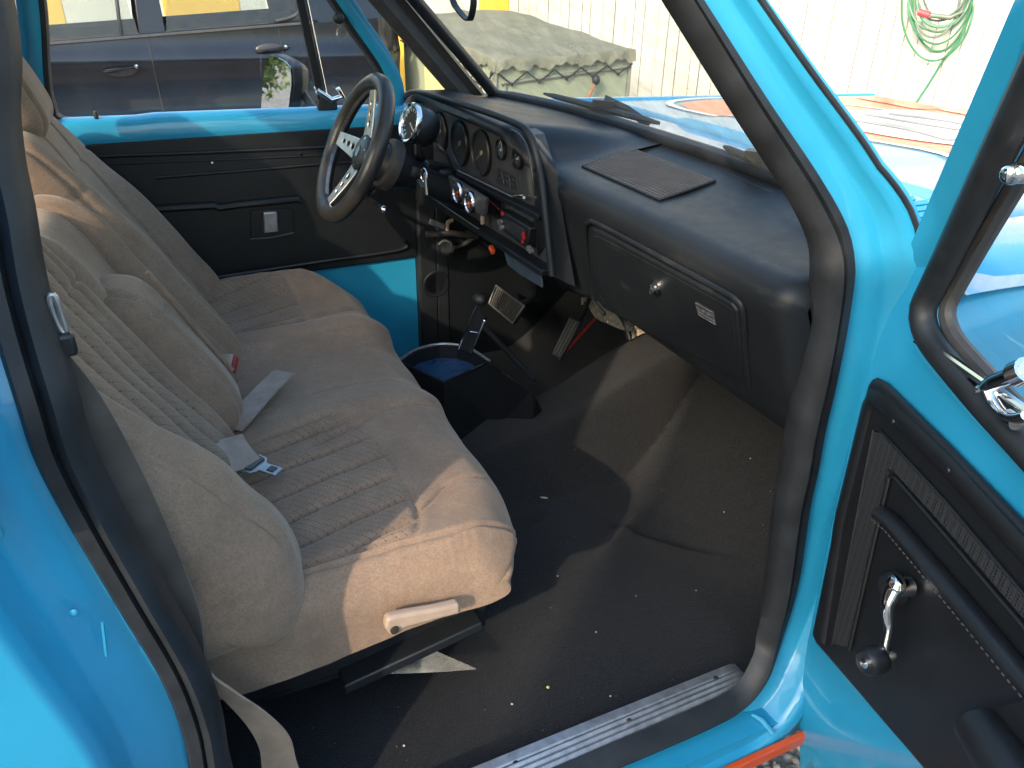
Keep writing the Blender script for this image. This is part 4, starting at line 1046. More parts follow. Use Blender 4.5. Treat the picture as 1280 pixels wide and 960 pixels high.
# vent window: chrome lower strip, glass, latch
mb = MB(); v0, v1 = PD(1146, 417, .008), PD(1238, 481, .010); v2 = extend(v0, v1, .42)
mb.tube([v0, v1, v2], [.0035, .0045, .0045], 8); mb.tube([v0+Vector((0, 0, -.010)), v1+Vector((0, 0, -.010))], .0025, 6); mb.build('vent_chrome_strip', 'chrome', pdoor)
gp = [PD(1168, 372, -.035), PD(1160, 395, -.035), PD(1172, 428, -.035)]+[extend(PD(1172, 428, -.035), PD(1270, 515, -.035), .90)]+[PL(.88, 1.2, -.03), PL(.5, 1.24, -.03), PL(i0[0]+.36, 1.18, -.03)]
mb = MB(); mb.add(gp, [tuple(range(len(gp)))]); mb.build('window_glass', 'glass', pdoor, smooth=0)
def LT(u, v, o): return PD(u, v, o)
mb = MB()
mb.tube([LT(1222, 487, .020), LT(1228, 485, .020), LT(1229, 485, .020)], [.0045, .0045, .003], 12)
mb.tube(cr([LT(1231, 484, .020), LT(1245, 477, .024), LT(1262, 471, .028), LT(1285, 462, .030)], 5), [.0065, .007, .0075, .008, .0085]+[.009]*11, 12)
mb.tube(cr([LT(1234, 486, .020), LT(1242, 503, .018), LT(1254, 517, .020), LT(1268, 523, .024), LT(1286, 520, .030)], 6), .0075, 12, flat=.7)
mb.tube([LT(1262, 521, .016), LT(1272, 527, .016)], .0095, 12)
mb.tube([LT(1270, 468, .03), LT(1284, 462, .03)], .013, 14); mb.build('vent_latch', 'chrome', pdoor, smooth=60)
qk = LEANP(1273, 217, .01)
mb = MB(); mb.tube([qk+DN*.006, qk-DN*.03], .009, 14); mb.ellipsoid(qk+DN*.006, (.010, .010, .010), 14, 8); mb.tube([qk-DN*.02, qk-DN*.02+Vector((0, 0, .06))], .011, 12); mb.build('vent_pivot', 'chrome', pdoor)
# trim panel with raised border
OFF = .016
tu_ = [PD(u, v, OFF) for u, v in [(1089, 471), (1102, 479), (1180, 557), (1282, 664)]]
te = extend(tu_[-2], tu_[-1], .92)
lb_ = [PD(u, v, OFF) for u, v in [(1155, 965), (1019, 806), (1013, 793), (1042, 650), (1083, 480)]]
le = extend(lb_[1], lb_[0], .92)
pane = tu_+[te, le]+lb_
mb = MB(); mb.prism(pane, -DN*OFF*.9); panel_ = mb.build('trim_panel', 'vinyl', pdoor, bevel=.007, seg=3)
# raised border roll, perforated band, inner step
def band(name, o_pts, i_pts, off, mat, th=.003, bevel=0):
    o = [PD(u, v, off) for u, v in o_pts]; i_ = [PD(u, v, off) for u, v in i_pts]
    o.append(extend(o[-2], o[-1], .85)); i_.append(extend(i_[-2], i_[-1], .85))
    mb = MB(); lo = [[a, b, b-DN*th, a-DN*th] for a, b in zip(o, i_)]; mb.loft(lo, True, True); return mb.build(name, mat, pdoor, bevel=bevel)
# border roll
mb = MB()
bo = [PD(u, v, OFF+.001) for u, v in [(1028, 800), (1050, 650), (1088, 497), (1097, 497), (1180, 577), (1282, 690)]]
bo.append(extend(bo[-2], bo[-1], .9))
mb.tube(resample(bo, 60), .013, 10, flat=.45, upv=DN); mb.build('border_roll', 'vinyl', pdoor)
t = NT('perforated_vinyl'); vz = t.n('ShaderNodeTexVoronoi', distance='CHEBYCHEV'); vz.inputs['Scale'].default_value = 240; vz.inputs['Randomness'].default_value = 0.0
t.l(t.co(), vz.inputs['Vector']); m_ = t.ramp(vz.outputs['Distance'], [(.22, 0), (.38, 1)])
t.set(Base_Color=t.mix(m_, (.006, .006, .007), (.030, .031, .034)), Roughness=.5, Normal=t.bump(m_, .5, .001)); MT['perf'] = t.m
band('perforated_band', [(1040, 805), (1092, 540), (1100, 541), (1180, 628), (1282, 748)], [(1059, 808), (1109, 586), (1116, 588), (1185, 664), (1282, 776)], OFF+.004, 'perf', .004)
# inner raised field edge + grab rail
mb = MB(); ie = [PD(u, v, OFF+.003) for u, v in [(1062, 812), (1112, 596), (1120, 598), (1188, 676), (1282, 786)]]; ie.append(extend(ie[-2], ie[-1], .85)); mb.tube(ie, .0028, 6)
ie = [PD(u, v, OFF+.003) for u, v in [(1040, 806), (1092, 537), (1100, 538), (1180, 625), (1282, 745)]]; ie.append(extend(ie[-2], ie[-1], .85)); mb.tube(ie, .0022, 6); mb.build('panel_seam', 'vinyl', pdoor)
ra = [PD(u, v, OFF+.012) for u, v in [(1100, 641), (1118, 655), (1200, 750), (1282, 848)]]; ra.append(extend(ra[-2], ra[-1], .8))
mb = MB(); mb.tube(resample(ra, 40), .0125, 12, flat=.7); rail = mb.build('armrest_rail', 'vinyl', pdoor)
mb = MB()
rs = resample([p+DN*.010-Vector((0, 0, .010)) for p in ra], 160)
for k in range(0, 158, 1):
    if k % 2 == 0: mb.tube([rs[k], rs[k+1]], .0011, 4)
mb.build('rail_stitching', 'darkgrey', pdoor)
# window crank
ck = PD(1118, 735, OFF+.006)
mb = MB(); mb.lathe([(.022, -.004), (.020, .006), (.016, .012), (.0, .014)], ck, DN, 24); mb.build('crank_base', 'rubber', pdoor)
a0_, a1_ = PD(1119, 734, OFF+.026), PD(1103, 822, OFF+.040)
mb = MB(); pts = [a0_+Vector((0, 0, .014)), a0_, a0_.lerp(a1_, .25)+DN*.006, a0_.lerp(a1_, .55), a0_.lerp(a1_, .85), a1_]
mb.tube(cr(pts, 6), list(np.interp(np.linspace(0, 1, 31), [0, .15, .35, .6, 1], [.009, .0145, .0105, .0062, .0058])), 14, flat=.75, upv=DN); mb.lathe([(.012, -.02), (.013, .0), (.010, .006), (0, .008)], a0_, DN, 18); mb.build('window_crank', 'chrome', pdoor, smooth=70)
mb = MB(); kx = (DN+Vector((-.2, -.3, .1))).normalized(); mb.lathe([(.006, -.016), (.007, -.004), (.012, 0), (.0165, .004), (.0175, .012), (.0165, .026), (.013, .030), (.0085, .028), (0, .028)], a1_, kx, 24); mb.build('crank_knob', 'black', pdoor, smooth=50)
mb = MB(); mb.lathe([(.007, .028), (.006, .031), (0, .0315)], a1_, kx, 14); mb.lathe([(.008, -.016), (.009, -.010), (.007, -.004)], a1_, kx, 14); mb.build('knob_centre', 'chrome', pdoor)
# arm rest pad at the bottom edge
mb = MB(); a_, b_ = PD(1222, 905, OFF+.03), PD(1262, 965, OFF+.035); e2 = extend(a_, b_, .62)
mb.tube([a_+Vector((0, 0, .004)), a_, a_.lerp(e2, .3), e2], [.012, .024, .028, .028], 18); mb.prism([PD(1200, 900, OFF), PD(1240, 890, OFF), extend(PD(1200, 900, OFF), PD(1240, 890, OFF), .6), PX(.62, dz(e2)[1]-.06, OFF)], DN*.02); mb.build('arm_rest', 'vinyl', pdoor, smooth=60)
mb = MB()
for u, v in ((1116, 527), (1185, 588)): mb.lathe([(.004, 0), (.003, .002), (0, .002)], PD(u, v, OFF+.008), DN, 10)
mb.split('trim_screw', 'black', pdoor)

# ================================================================== COWL, HOOD, FENDERS
def hz(x, y): return .772-.028*(x-1.2)
mb = MB(); G = []
for x in np.linspace(.86, 1.205, 16):
    G.append([(max(x, xw(y)+.034) if x < 1.02 else x, y, .778-.012*sst(x, .9, 1.2)-.02*(abs(y)/.75)**4) for y in np.linspace(-.80, .80, 50)])
mb.grid(G); cowl = mb.build('cowl_panel', 'blue', truck, smooth=60)
mb = MB()
for k in range(16):
    y = -.60+k*.026
    mb.box((1.10, y, .773), (.10, .009, .004), Matrix.Rotation(.5, 3, 'X'))
mb.build('cowl_louvre', 'blue', truck, smooth=0)
mb = MB()
for k in range(16): mb.box((1.10, -.588+k*.026, .7698), (.09, .008, .002))
mb.build('louvre_slot', 'rubber', truck, smooth=0)
HX0, HX1, HY = 1.212, 2.30, .625
mb = MB(); G = []
for x in np.r_[HX0, HX0+.006, HX0+.015, np.linspace(HX0+.03, HX1-.035, 34), HX1-.02, HX1-.01, HX1-.004, HX1]:
    row = []
    for y in np.r_[-HY, -HY+.004, -HY+.012, np.linspace(-HY+.03, HY-.03, 40), HY-.012, HY-.004, HY]:
        z = hz(x, y)-.016*sst(abs(y), HY-.03, HY)**2-.02*sst(x, HX0+.012, HX0)-.05*sst(x, HX1-.035, HX1)**2
        z += .010*(sst(abs(y), .30, .24)) 
        row.append((x, y, z))
    G.append(row)
mb.grid(G); hood = mb.build('hood', simple('reflection_pale_blue_paint', (.13, .34, .47), .30, var=.12, scale=4, coat=.35), truck, smooth=60)  # cab blue made paler: the washed-out reflection is put into the colour
def hoodz(x, y): return hz(x, y)+.010*float(sst(abs(y), .30, .24))
def onhood(u, v):
    z = .75
    for _ in range(10): p = at(u, v, 2, z); z = hoodz(p.x, p.y)
    return p
def decal(name, px, mat, lift, parent=hood):
    pts = cr([list(onhood(*p)) for p in px], 6, True)
    bm = bmesh.new(); vs = [bm.verts.new((p[0], p[1], 0)) for p in pts]; f = bm.faces.new(vs)
    bmesh.ops.triangulate(bm, faces=[f]); 
    for _ in range(3): bmesh.ops.subdivide_edges(bm, edges=[e for e in bm.edges if e.calc_length() > .03], cuts=1)
    bmesh.ops.triangulate(bm, faces=bm.faces)
    bm.verts.index_update(); mb = MB(); mb.add([(v.co.x, v.co.y, hoodz(v.co.x, v.co.y)+lift) for v in bm.verts], [[v.index for v in f.verts] for f in bm.faces]); bm.free()
    return mb.build(name, mat, parent, smooth=0)
MT['decal_orange'] = simple('orange_hood_paint', (.66, .13, .035), .30, coat=.25, var=.1, scale=5, rvar=.03)
MT['decal_white'] = simple('white_hood_lettering', (.72, .72, .72), .3, coat=.25, var=.04, rvar=.03)
MT['decal_grey'] = simple('grey_hood_lettering', (.16, .17, .20), .3, coat=.25, var=.1, rvar=.03)
def flat_decal(name, pts, mat, lift):
    bm = bmesh.new(); vs = [bm.verts.new((p[0], p[1], 0)) for p in pts]; f = bm.faces.new(vs)
    bmesh.ops.triangulate(bm, faces=[f])
    for _ in range(5): bmesh.ops.subdivide_edges(bm, edges=[e for e in bm.edges if e.calc_length() > .025], cuts=1); bmesh.ops.triangulate(bm, faces=bm.faces)
    bm.verts.index_update(); mb = MB(); mb.add([(v.co.x, v.co.y, hoodz(v.co.x, v.co.y)+lift) for v in bm.verts], [[v.index for v in f.verts] for f in bm.faces]); bm.free()
    return mb.build(name, mat, hood, smooth=0)
# orange field right across the hood, white line round it, a pale oval emblem with grey shapes
flat_decal('decal_field', [(1.62, -.58), (1.50, -.20), (1.42, .10), (1.36, .40), (1.40, .52), (1.55, .585), (2.262, .585), (2.262, -.585)], 'decal_orange', .0015)
def line_decal(name, pts, w, mat, lift, closed=False):
    P_ = [Vector((p[0], p[1], 0)) for p in cr([(p[0], p[1], 0) for p in pts], 10, closed)]
    if closed: P_.append(P_[0])
    mb = MB(); a = []
    for i, p in enumerate(P_):
        tg = (P_[min(i+1, len(P_)-1)]-P_[max(i-1, 0)]).normalized(); nn = Vector((-tg.y, tg.x, 0))*w/2
        a.append([Vector((q.x, q.y, hoodz(q.x, q.y)+lift)) for q in (p-nn, p+nn)])
    mb.loft(a, False, False); return mb.build(name, mat, hood, smooth=0)
line_decal('decal_outline', [(1.63, -.60), (1.50, -.22), (1.41, .10), (1.345, .40), (1.385, .535), (1.55, .598), (1.9, .60)], .022, 'decal_white', .003)
line_decal('decal_ring', [(1.52, .42), (1.72, .52), (1.95, .42), (2.03, .1), (1.96, -.25), (1.8, -.45)], .016, 'decal_white', .003)
ell = [(1.80+.26*math.cos(a), .02+.30*math.sin(a)) for a in np.linspace(0, 2*PI, 40, endpoint=False)]
flat_decal('emblem_oval', ell, 'decal_white', .0032)
line_decal('emblem_shape', [(1.66, .16), (1.70, -.02), (1.68, -.16)], .06, 'decal_grey', .0045)
line_decal('emblem_shape', [(1.86, .19), (1.94, .06), (1.92, -.08)], .05, 'decal_grey', .0045)
line_decal('emblem_shape', [(1.78, .20), (1.80, .06), (1.84, -.06)], .035, 'decal_grey', .0045)
line_decal('decal_stripe', [(2.14, .55), (2.13, 0), (2.14, -.58)], .045, 'orange', .0035)
for sy in (-1, 1):
    mb = MB(); G = []
    for x in np.linspace(.90, 2.30, 50):
        row = []
        for o, z in [(HY+.006, -.03), (HY+.006, -.004), (HY+.012, 0), (HY+.05, -.002), (HY+.10, -.010), (HY+.145, -.026), (HY+.170, -.055), (HY+.180, -.10), (HY+.178, -.20), (HY+.185, -.24), (HY+.185, -.45), (HY+.16, -.75)]:
            row.append((x, sy*o, hz(x, 0)+.002+z-.015*sst(x, 1.0, .9)+.0*math.sin(x)))
        G.append(row)
    mb.grid(G); mb.build('front_fender', 'blue', truck, smooth=60)
# front wheels out of sight below: tyre + rim
for sx, sy in ((1.85, -.68), (1.85, .68), (-1.3, -.68), (-1.3, .68)):
    w = empty('wheel', (sx, sy, -.18)); w.parent = truck; w.location = Vector((sx, sy, -.18))-ORIGIN['pickup_truck']
    mb = MB(); mb.lathe([(.20, -.10), (.32, -.10), (.34, -.07), (.34, .07), (.32, .10), (.20, .10)], (sx, sy, -.18), (0, 1, 0), 40); mb.build('tyre', 'rubber', w)
    mb = MB(); mb.lathe([(.20, -.09), (.19, -.06), (.10, -.05), (0, -.06)], (sx, sy, -.18), (0, 1, 0), 32); mb.lathe([(.20, .09), (.19, .06), (.10, .05), (0, .06)], (sx, sy, -.18), (0, 1, 0), 32); mb.build('rim', 'alu', w)
# cargo bed behind the cab
mb = MB()
for sy in (-1, 1): mb.box((-1.45, sy*.76, .20), (1.9, .05, .55))
mb.box((-1.45, 0, .0), (1.9, 1.5, .04)); mb.box((-2.38, 0, .2), (.04, 1.5, .5)); mb.box((-.52, 0, .2), (.04, 1.5, .5)); mb.build('cargo_bed', 'blue', truck, bevel=.006)
# rear window glass
mb = MB(); mb.add([(-.445, -.585, .86), (-.445, .585, .86), (-.445, .50, 1.25), (-.445, -.50, 1.25)], [(0, 1, 2, 3)]); mb.build('rear_window', 'glass', truck, smooth=0)
mb = MB(); mb.box((-.436, 0, .43), (.006, 1.38, .84)); mb.build('rear_trim', 'darkgrey', truck)
mb = MB()
for sy in (1, -1): mb.prism([(-.43, sy*.672, .80), (-.215, sy*.685, .80), (-.205, sy*.60, 1.05), (-.20, sy*.52, 1.28), (-.42, sy*.52, 1.28)], (0, -sy*.012, 0)); mb.prism([(-.43, sy*.69, .0), (-.2, sy*.69, .0), (-.19, sy*.69, .80), (-.43, sy*.68, .80)], (0, -sy*.012, 0))
mb.split('rear_pillar_trim', 'darkgrey', truck)
mb = MB(); mb.grid([[(p[0], p[1]*.96, p[2]-.02) for p in r] for r in RF]); mb.build('headliner', simple('grey_headliner', (.30, .30, .29), .9), truck)
# rear view mirror above the dash (its strap hangs into view)
rm = atp(600, -40, (.60, 0, 1.0), (1, 0, 0))
mb = MB(); mb.box(rm+Vector((0, 0, .03)), (.02, .22, .055), Matrix.Rotation(.2, 3, 'Z')); mb.tube([rm+Vector((.01, 0, .05)), (.50, rm.y, 1.19)], .006, 8); mirror = mb.build('interior_mirror', 'rubber', truck, bevel=.01)
lp = [atp(u, v, (.60, 0, 1.0), (1, 0, 0)) for u, v in [(563, -28), (566, 0), (574, 14), (586, 25), (591, 12), (592, -5), (590, -28)]]
mb = MB(); mb.ribbon(cr(lp, 6), [(.006, 0, 0)]*37, .0018); st_ = mb.build('strap_loop', 'rubber'); tag(st_, 'thin black strap loop hanging from above, seen against the tarpaulin', 'strap')

# keys
kr = empty('key_ring', tuple(at(529, 222, 0, .545))); tag(kr, 'bunch of keys on a chrome ring hanging from the ignition lock', 'keys')
kc = at(530, 219, 0, .545)
mb = MB(); mb.tube([kc+Vector((.2*.013*math.cos(a), -.95*.013*math.cos(a), .015*math.sin(a))) for a in np.linspace(0, 2*PI, 24, endpoint=False)], .0016, 6, closed=True); mb.build('split_ring', 'chrome', kr)
mb = MB(); q = at(526, 240, 0, .545); mb.box(q, (.012, .034, .05), Matrix.Rotation(.25, 3, 'X')); mb.build('key_fob', 'leather', kr, bevel=.004)
mb = MB(); q = at(532, 232, 0, .54); mb.box(q, (.003, .010, .04), Matrix.Rotation(-.2, 3, 'X')); mb.lathe([(.010, -.001), (.010, .001), (0, .001)], q+Vector((0, 0, .018)), (1, 0, 0), 14); mb.build('key_blade', 'spoke', kr)

# crumbs
for k, (u, v) in enumerate([(938, 573), (870, 738), (763, 870), (745, 790), (795, 745), (697, 720), (905, 640), (640, 880), (505, 932)]):
    x_, y_ = 0, 0; z = .01
    for _ in range(8): p = at(u, v, 2, z); z = float(fz(p.x, p.y))+.002
    mb = MB(); mb.ellipsoid(p, (rng.uniform(.0012, .0026), rng.uniform(.0012, .0024), .0014), 7, 5, Matrix.Rotation(rng.uniform(0, 3), 3, 'Z')); o = mb.build('crumb', 'crumb'); tag(o, 'tiny pale crumb lying on the black carpet of the footwell', 'crumb', 'pale crumbs scattered over the black carpet')
def fl_at(u, v):
    z = .01
    for _ in range(8): p = at(u, v, 2, z); z = float(fz(p.x, p.y))+.002
    return p
p = fl_at(680, 622); mb = MB(); mb.ellipsoid(p, (.010, .0025, .002), 8, 5, Matrix.Rotation(-.6, 3, 'Z')); o = mb.build('straw_flake', 'crumb'); tag(o, 'thin straw coloured flake on the carpet just beyond the front of the seat', 'flake')
p = fl_at(685, 859); mb = MB(); mb.ellipsoid(p, (.003, .003, .0025), 8, 5); o = mb.build('yellow_crumb', 'yellowcrumb'); tag(o, 'bright yellow speck on the carpet between seat and sill plate', 'crumb')

# ================================================================== OUTSIDE
GZ = -.52
t = NT('gravel_ground'); v = t.n('ShaderNodeTexVoronoi'); v.inputs['Scale'].default_value = 42; t.l(t.co(), v.inputs['Vector'])
c = t.ramp(t.noise(3, 5), [(.3, (.28, .26, .235)), (.7, (.42, .40, .365))]); c = t.mix(t.ramp(v.outputs['Distance'], [(.2, 0), (.6, .8)]), c, (.05, .046, .04))
t.set(Base_Color=c, Roughness=.95, Normal=t.bump(v.outputs['Distance'], .8, .02)); MT['ground'] = t.m
mb = MB(); mb.add([(-120, -120, GZ), (120, -120, GZ), (120, 120, GZ), (-120, 120, GZ)], [(0, 1, 2, 3)]); tag(mb.build('ground', 'ground', smooth=0), kind='structure')
t = NT('gravel_pebble'); oi = t.n('ShaderNodeTexVoronoi'); oi.inputs['Scale'].default_value = 60; t.l(t.co(), oi.inputs['Vector'])
c = t.ramp(t.noise(38, 2), [(.3, (.09, .08, .07)), (.45, (.26, .24, .21)), (.62, (.36, .33, .29)), (.75, (.50, .47, .43))])
t.set(Base_Color=c, Roughness=.9, Normal=t.bump(t.noise(220, 3), .3, .002)); MT['pebble'] = t.m
bm = bmesh.new(); bmesh.ops.create_icosphere(bm, subdivisions=1, radius=1); base_v = np.array([v.co[:] for v in bm.verts]); base_f = [[v.index for v in f.verts] for f in bm.faces]; bm.free()
mb = MB()
for k in range(2600):
    x, y = rng.uniform(.45, 1.75), rng.uniform(-1.15, .15); r = rng.uniform(.007, .017)
    A = np.linalg.qr(rng.normal(size=(3, 3)))[0]; V = (base_v*rng.uniform(.85, 1.15, base_v.shape)*np.array([r, r*rng.uniform(.6, 1), r*rng.uniform(.45, .8)])) @ A
    mb.add(V+np.array([x, y, GZ+r*.4+rng.uniform(0, .008)]), base_f)
tag(mb.build('gravel', 'pebble', smooth=70), kind='stuff')

# plank wall
W0 = Vector((5.25, 2.85, 0)); WD = Vector((-.47, .883, 0)).normalized(); WNI = Vector((-.883, -.47, 0)).normalized()
def onwall(u, v, off=0): return atp(u, v, W0+WNI*off, WNI)
def WX(s, z, off=0): return W0+WD*s+WNI*off+Vector((0, 0, z))
wall = empty('plank_wall', tuple(WX(4, GZ))); tag(wall, 'white painted wall of upright planks with yellow panels, behind the truck and the trailer', 'wall')
t = NT('white_painted_plank'); f = t.noise(1.7, 5, .6); st = t.n('ShaderNodeMapping'); st.inputs['Scale'].default_value = (9, 9, .7); t.l(t.co(), st.inputs['Vector'])
g = t.noise(3, 5, .7, st.outputs[0])
c = t.ramp(g, [(.3, (.52, .50, .43)), (.6, (.60, .585, .52))]); c = t.mix(t.ramp(t.noise(22, 4, .8), [(.66, 0), (.75, .5)]), c, (.50, .46, .36))
t.set(Base_Color=c, Roughness=.65, Normal=t.bump(g, .12, .01)); MT['plank'] = t.m
MT['yellow'] = simple('yellow_painted_panel', (.74, .45, .045), .55, var=.08, scale=3)
mb = MB(); bk = MB(); s = -4.0
sY = (onwall(637, 5)-W0).dot(WD)
while s < sY:
    w = rng.uniform(.085, .15); o = rng.uniform(-.004, .004); gp_ = rng.uniform(.003, .007)
    a, b = WX(s, GZ, o), WX(s+w-gp_, GZ, o); mb.prism([a, b, b-WNI*.02, a-WNI*.02], (0, 0, 3.6)); s += w
mb.build('plank_cladding', 'plank', wall, bevel=.002, seg=1)
mb = MB(); a, b = WX(-4.2, GZ, -.03), WX(14, GZ, -.03); mb.prism([a, b, b-WNI*.1, a-WNI*.1], (0, 0, 3.6)); mb.build('backing_board', 'beige', wall)
mb = MB(); a, b = WX(s, GZ, .0), WX(14, GZ, .0); mb.prism([a, b, b-WNI*.02, a-WNI*.02], (0, 0, 3.6)); mb.build('smooth_panel', 'plank', wall)
def ws(u, v): return (onwall(u, v)-W0).dot(WD)
for u0, u1 in ((600, 637), (466, 508), (205, 300), (20, 78)):
    mb = MB(); a, b = WX(ws(u1, 6), GZ, .004), WX(ws(u0, 6), GZ, .004); mb.prism([a, b, b+WNI*.012, a+WNI*.012], (0, 0, 3.6)); mb.build('yellow_panel', 'yellow', wall)

# garden hose on the wall
hc = onwall(1170, 2, .07)
hose = empty('garden_hose', tuple(onwall(1170, -25, .02))); tag(hose, 'coiled green garden hose with a red coupling hanging on the white plank wall', 'hose')
MT['hose'] = simple('green_hose_rubber', (.055, .20, .105), .35, var=.25, scale=14); MT['hose2'] = simple('grey_green_hose', (.13, .17, .13), .45, var=.3, scale=14)
px_m = (onwall(1180, 40)-onwall(1160, 40)).length/20
def hl(cx, topv, botv, half, seed, off, n=30):
    r_ = np.random.default_rng(seed); out = []
    for k in range(n):
        a = 2*PI*k/n; u = cx+half*math.cos(a)*(1+.05*math.sin(2*a+seed)); cy = (topv+botv)/2; v = cy+(botv-topv)/2*math.sin(a)
        if math.sin(a) > 0: u += (-6)*math.sin(a)
        out.append(onwall(u, v, off+.03*math.sin(a*2+seed)))
    return out
for nm, mat, specs in (('hose_coil', 'hose', [(1172, -60, 76, 43, 1, .08), (1176, -60, 55, 38, 2, .10), (1178, -62, 40, 40, 3, .07), (1180, -58, 34, 34, 4, .12), (1178, -66, 64, 36, 8, .05)]), ('inner_coil', 'hose2', [(1172, -56, 46, 30, 5, .11), (1178, -60, 26, 33, 6, .09), (1182, -60, 22, 28, 7, .13)])):
    mb = MB()
    for sp_i in specs: mb.tube(cr(hl(*sp_i), 3, True), .0075, 8, closed=True)
    mb.build(nm, mat, hose)
mb = MB(); mb.tube(cr([onwall(1215, 10, .08), onwall(1200, 48, .06), onwall(1180, 74, .05), onwall(1160, 106, .04), onwall(1138, 140, .05), onwall(1120, 175, .08), WX((onwall(1120, 175)-W0).dot(WD), GZ+.02, .25)], 8), .0085, 8); mb.build('hose_tail', 'hose', hose)
mb = MB(); a, b = onwall(1148, 15, .15), onwall(1162, 19, .15); mb.tube([a, b], .022, 14); mb.build('hose_coupling', simple('pink_red_coupling', (.62, .06, .07), .45), hose)
mb = MB(); a, b = onwall(1163, 19, .15), onwall(1188, 22, .14); mb.tube([a, b, onwall(1204, 14, .13)], [.017, .016, .011], 12); mb.build('hose_nozzle', 'hose2', hose)
mb = MB(); a = onwall(1172, -62, .0); mb.tube([a, a+WNI*.16, a+WNI*.16+Vector((0, 0, .05))], .012, 10); mb.build('wall_hook', 'brownmetal', hose)

# tarp covered trailer
TA_, TB_, TC_, TD_ = at(620, 75, 2, .56), at(794, 62, 2, .60), at(498, 18, 2, .745), at(636, 12, 2, .765)
trailer = empty('box_trailer', (2.7, 4.3, GZ)); tag(trailer, 'pale green box trailer standing against the white plank wall under a roped canvas', 'trailer')
MT['trailer'] = simple('pale_green_trailer_panel', (.29, .33, .24), .5, var=.14, scale=2.5); MT['traileryellow'] = simple('faded_yellow_panel', (.58, .53, .20), .55, var=.12, scale=3)
def dn(p, z): return Vector((p.x, p.y, z))
cen = (TA_+TB_+TC_+TD_)/4
def shr(p, k=.97): q = cen+(p-cen)*k; return Vector((q.x, q.y, p.z))
A_, B_, C_, D_ = shr(TA_), shr(TB_), shr(TC_), shr(TD_)
mb = MB(); top = [A_, B_, D_, C_]; mb.loft([[dn(p, -.12) for p in top], [p-Vector((0, 0, .015)) for p in top]], True, True); tb = mb.build('trailer_body', 'trailer', trailer, bevel=.02, seg=3)
nA = (B_-A_).cross(Vector((0, 0, 1))).normalized(); 
if nA.dot(CAM-A_) < 0: nA = -nA
nL = (C_-A_).cross(Vector((0, 0, 1))).normalized()
if nL.dot(CAM-A_) < 0: nL = -nL
mb = MB(); p0, p1 = A_.lerp(C_, .42), A_.lerp(C_, .72); mb.prism([dn(p0, -.1)+nL*.004, dn(p1, -.1)+nL*.004, p1+nL*.004-Vector((0, 0, .12)), p0+nL*.004-Vector((0, 0, .12))], nL*.006); mb.build('yellow_corner_panel', 'traileryellow', trailer)
mb = MB(); q = atp(581, 88, A_+nL*.004, nL); mb.box(q, (.02, .05, .06), Matrix.Rotation(math.atan2(nL.y, nL.x), 3, 'Z')); mb.build('side_marker', simple('rusty_marker', (.36, .16, .08), .5), trailer)
mb = MB()
for k in range(16):
    u, v = 586+2.2*(k % 8)+rng.uniform(-.5, .5), 106+4*(k//8)+.7*(k % 8)+rng.uniform(-.8, .8); q = atp(u, v, A_+nL*.005, nL); mb.box(q, (.006, .012, .016), Matrix.Rotation(math.atan2(nL.y, nL.x), 3, 'Z'))
mb.build('worn_lettering', 'darkgrey', trailer)
# jockey wheel handle and corner seams
q = atp(745, 101, A_+nA*.06, nA); mb = MB(); mb.tube([q, q+(B_-A_).normalized()*(-.05)+Vector((0, 0, -.10)), q+(B_-A_).normalized()*(-.16)+Vector((0, 0, -.15))], .012, 8); mb.build('winch_handle', simple('rusty_steel', (.30, .14, .08), .7), trailer)
mb = MB(); mb.ellipsoid(q+Vector((0, 0, .005)), (.03, .03, .035), 12, 8); mb.build('handle_grip', 'rubber', trailer)
mb = MB(); mb.tube([dn(A_, -.1)+(nA+nL)*.004, A_+(nA+nL)*.004], .012, 8); mb.tube([dn(B_, -.1)+nA*.006, B_+nA*.006], .012, 8); mb.tube([A_.lerp(B_, .03)+nA*.012-Vector((0, 0, .15)), B_+nA*.012-Vector((0, 0, .11))], .012, 8); mb.tube([A_.lerp(B_, .06)+nA*.008-Vector((0, 0, .15)), dn(A_.lerp(B_, .06), -.1)+nA*.008], .010, 8); mb.build('body_moulding', 'greyblue', trailer) if False else mb.build('body_moulding', simple('grey_moulding', (.20, .21, .18), .6), trailer)
for k in range(2):
    c_ = (A_+C_)/2 if k == 0 else (B_+D_)/2; wc_ = Vector((c_.x, c_.y, GZ+.28))
    mb = MB(); ax_ = nL; mb.lathe([(.16, -.08), (.26, -.08), (.28, -.05), (.28, .05), (.26, .08), (.16, .08)], wc_+nL*(.0), ax_, 30); mb.build('trailer_wheel', 'rubber', trailer)
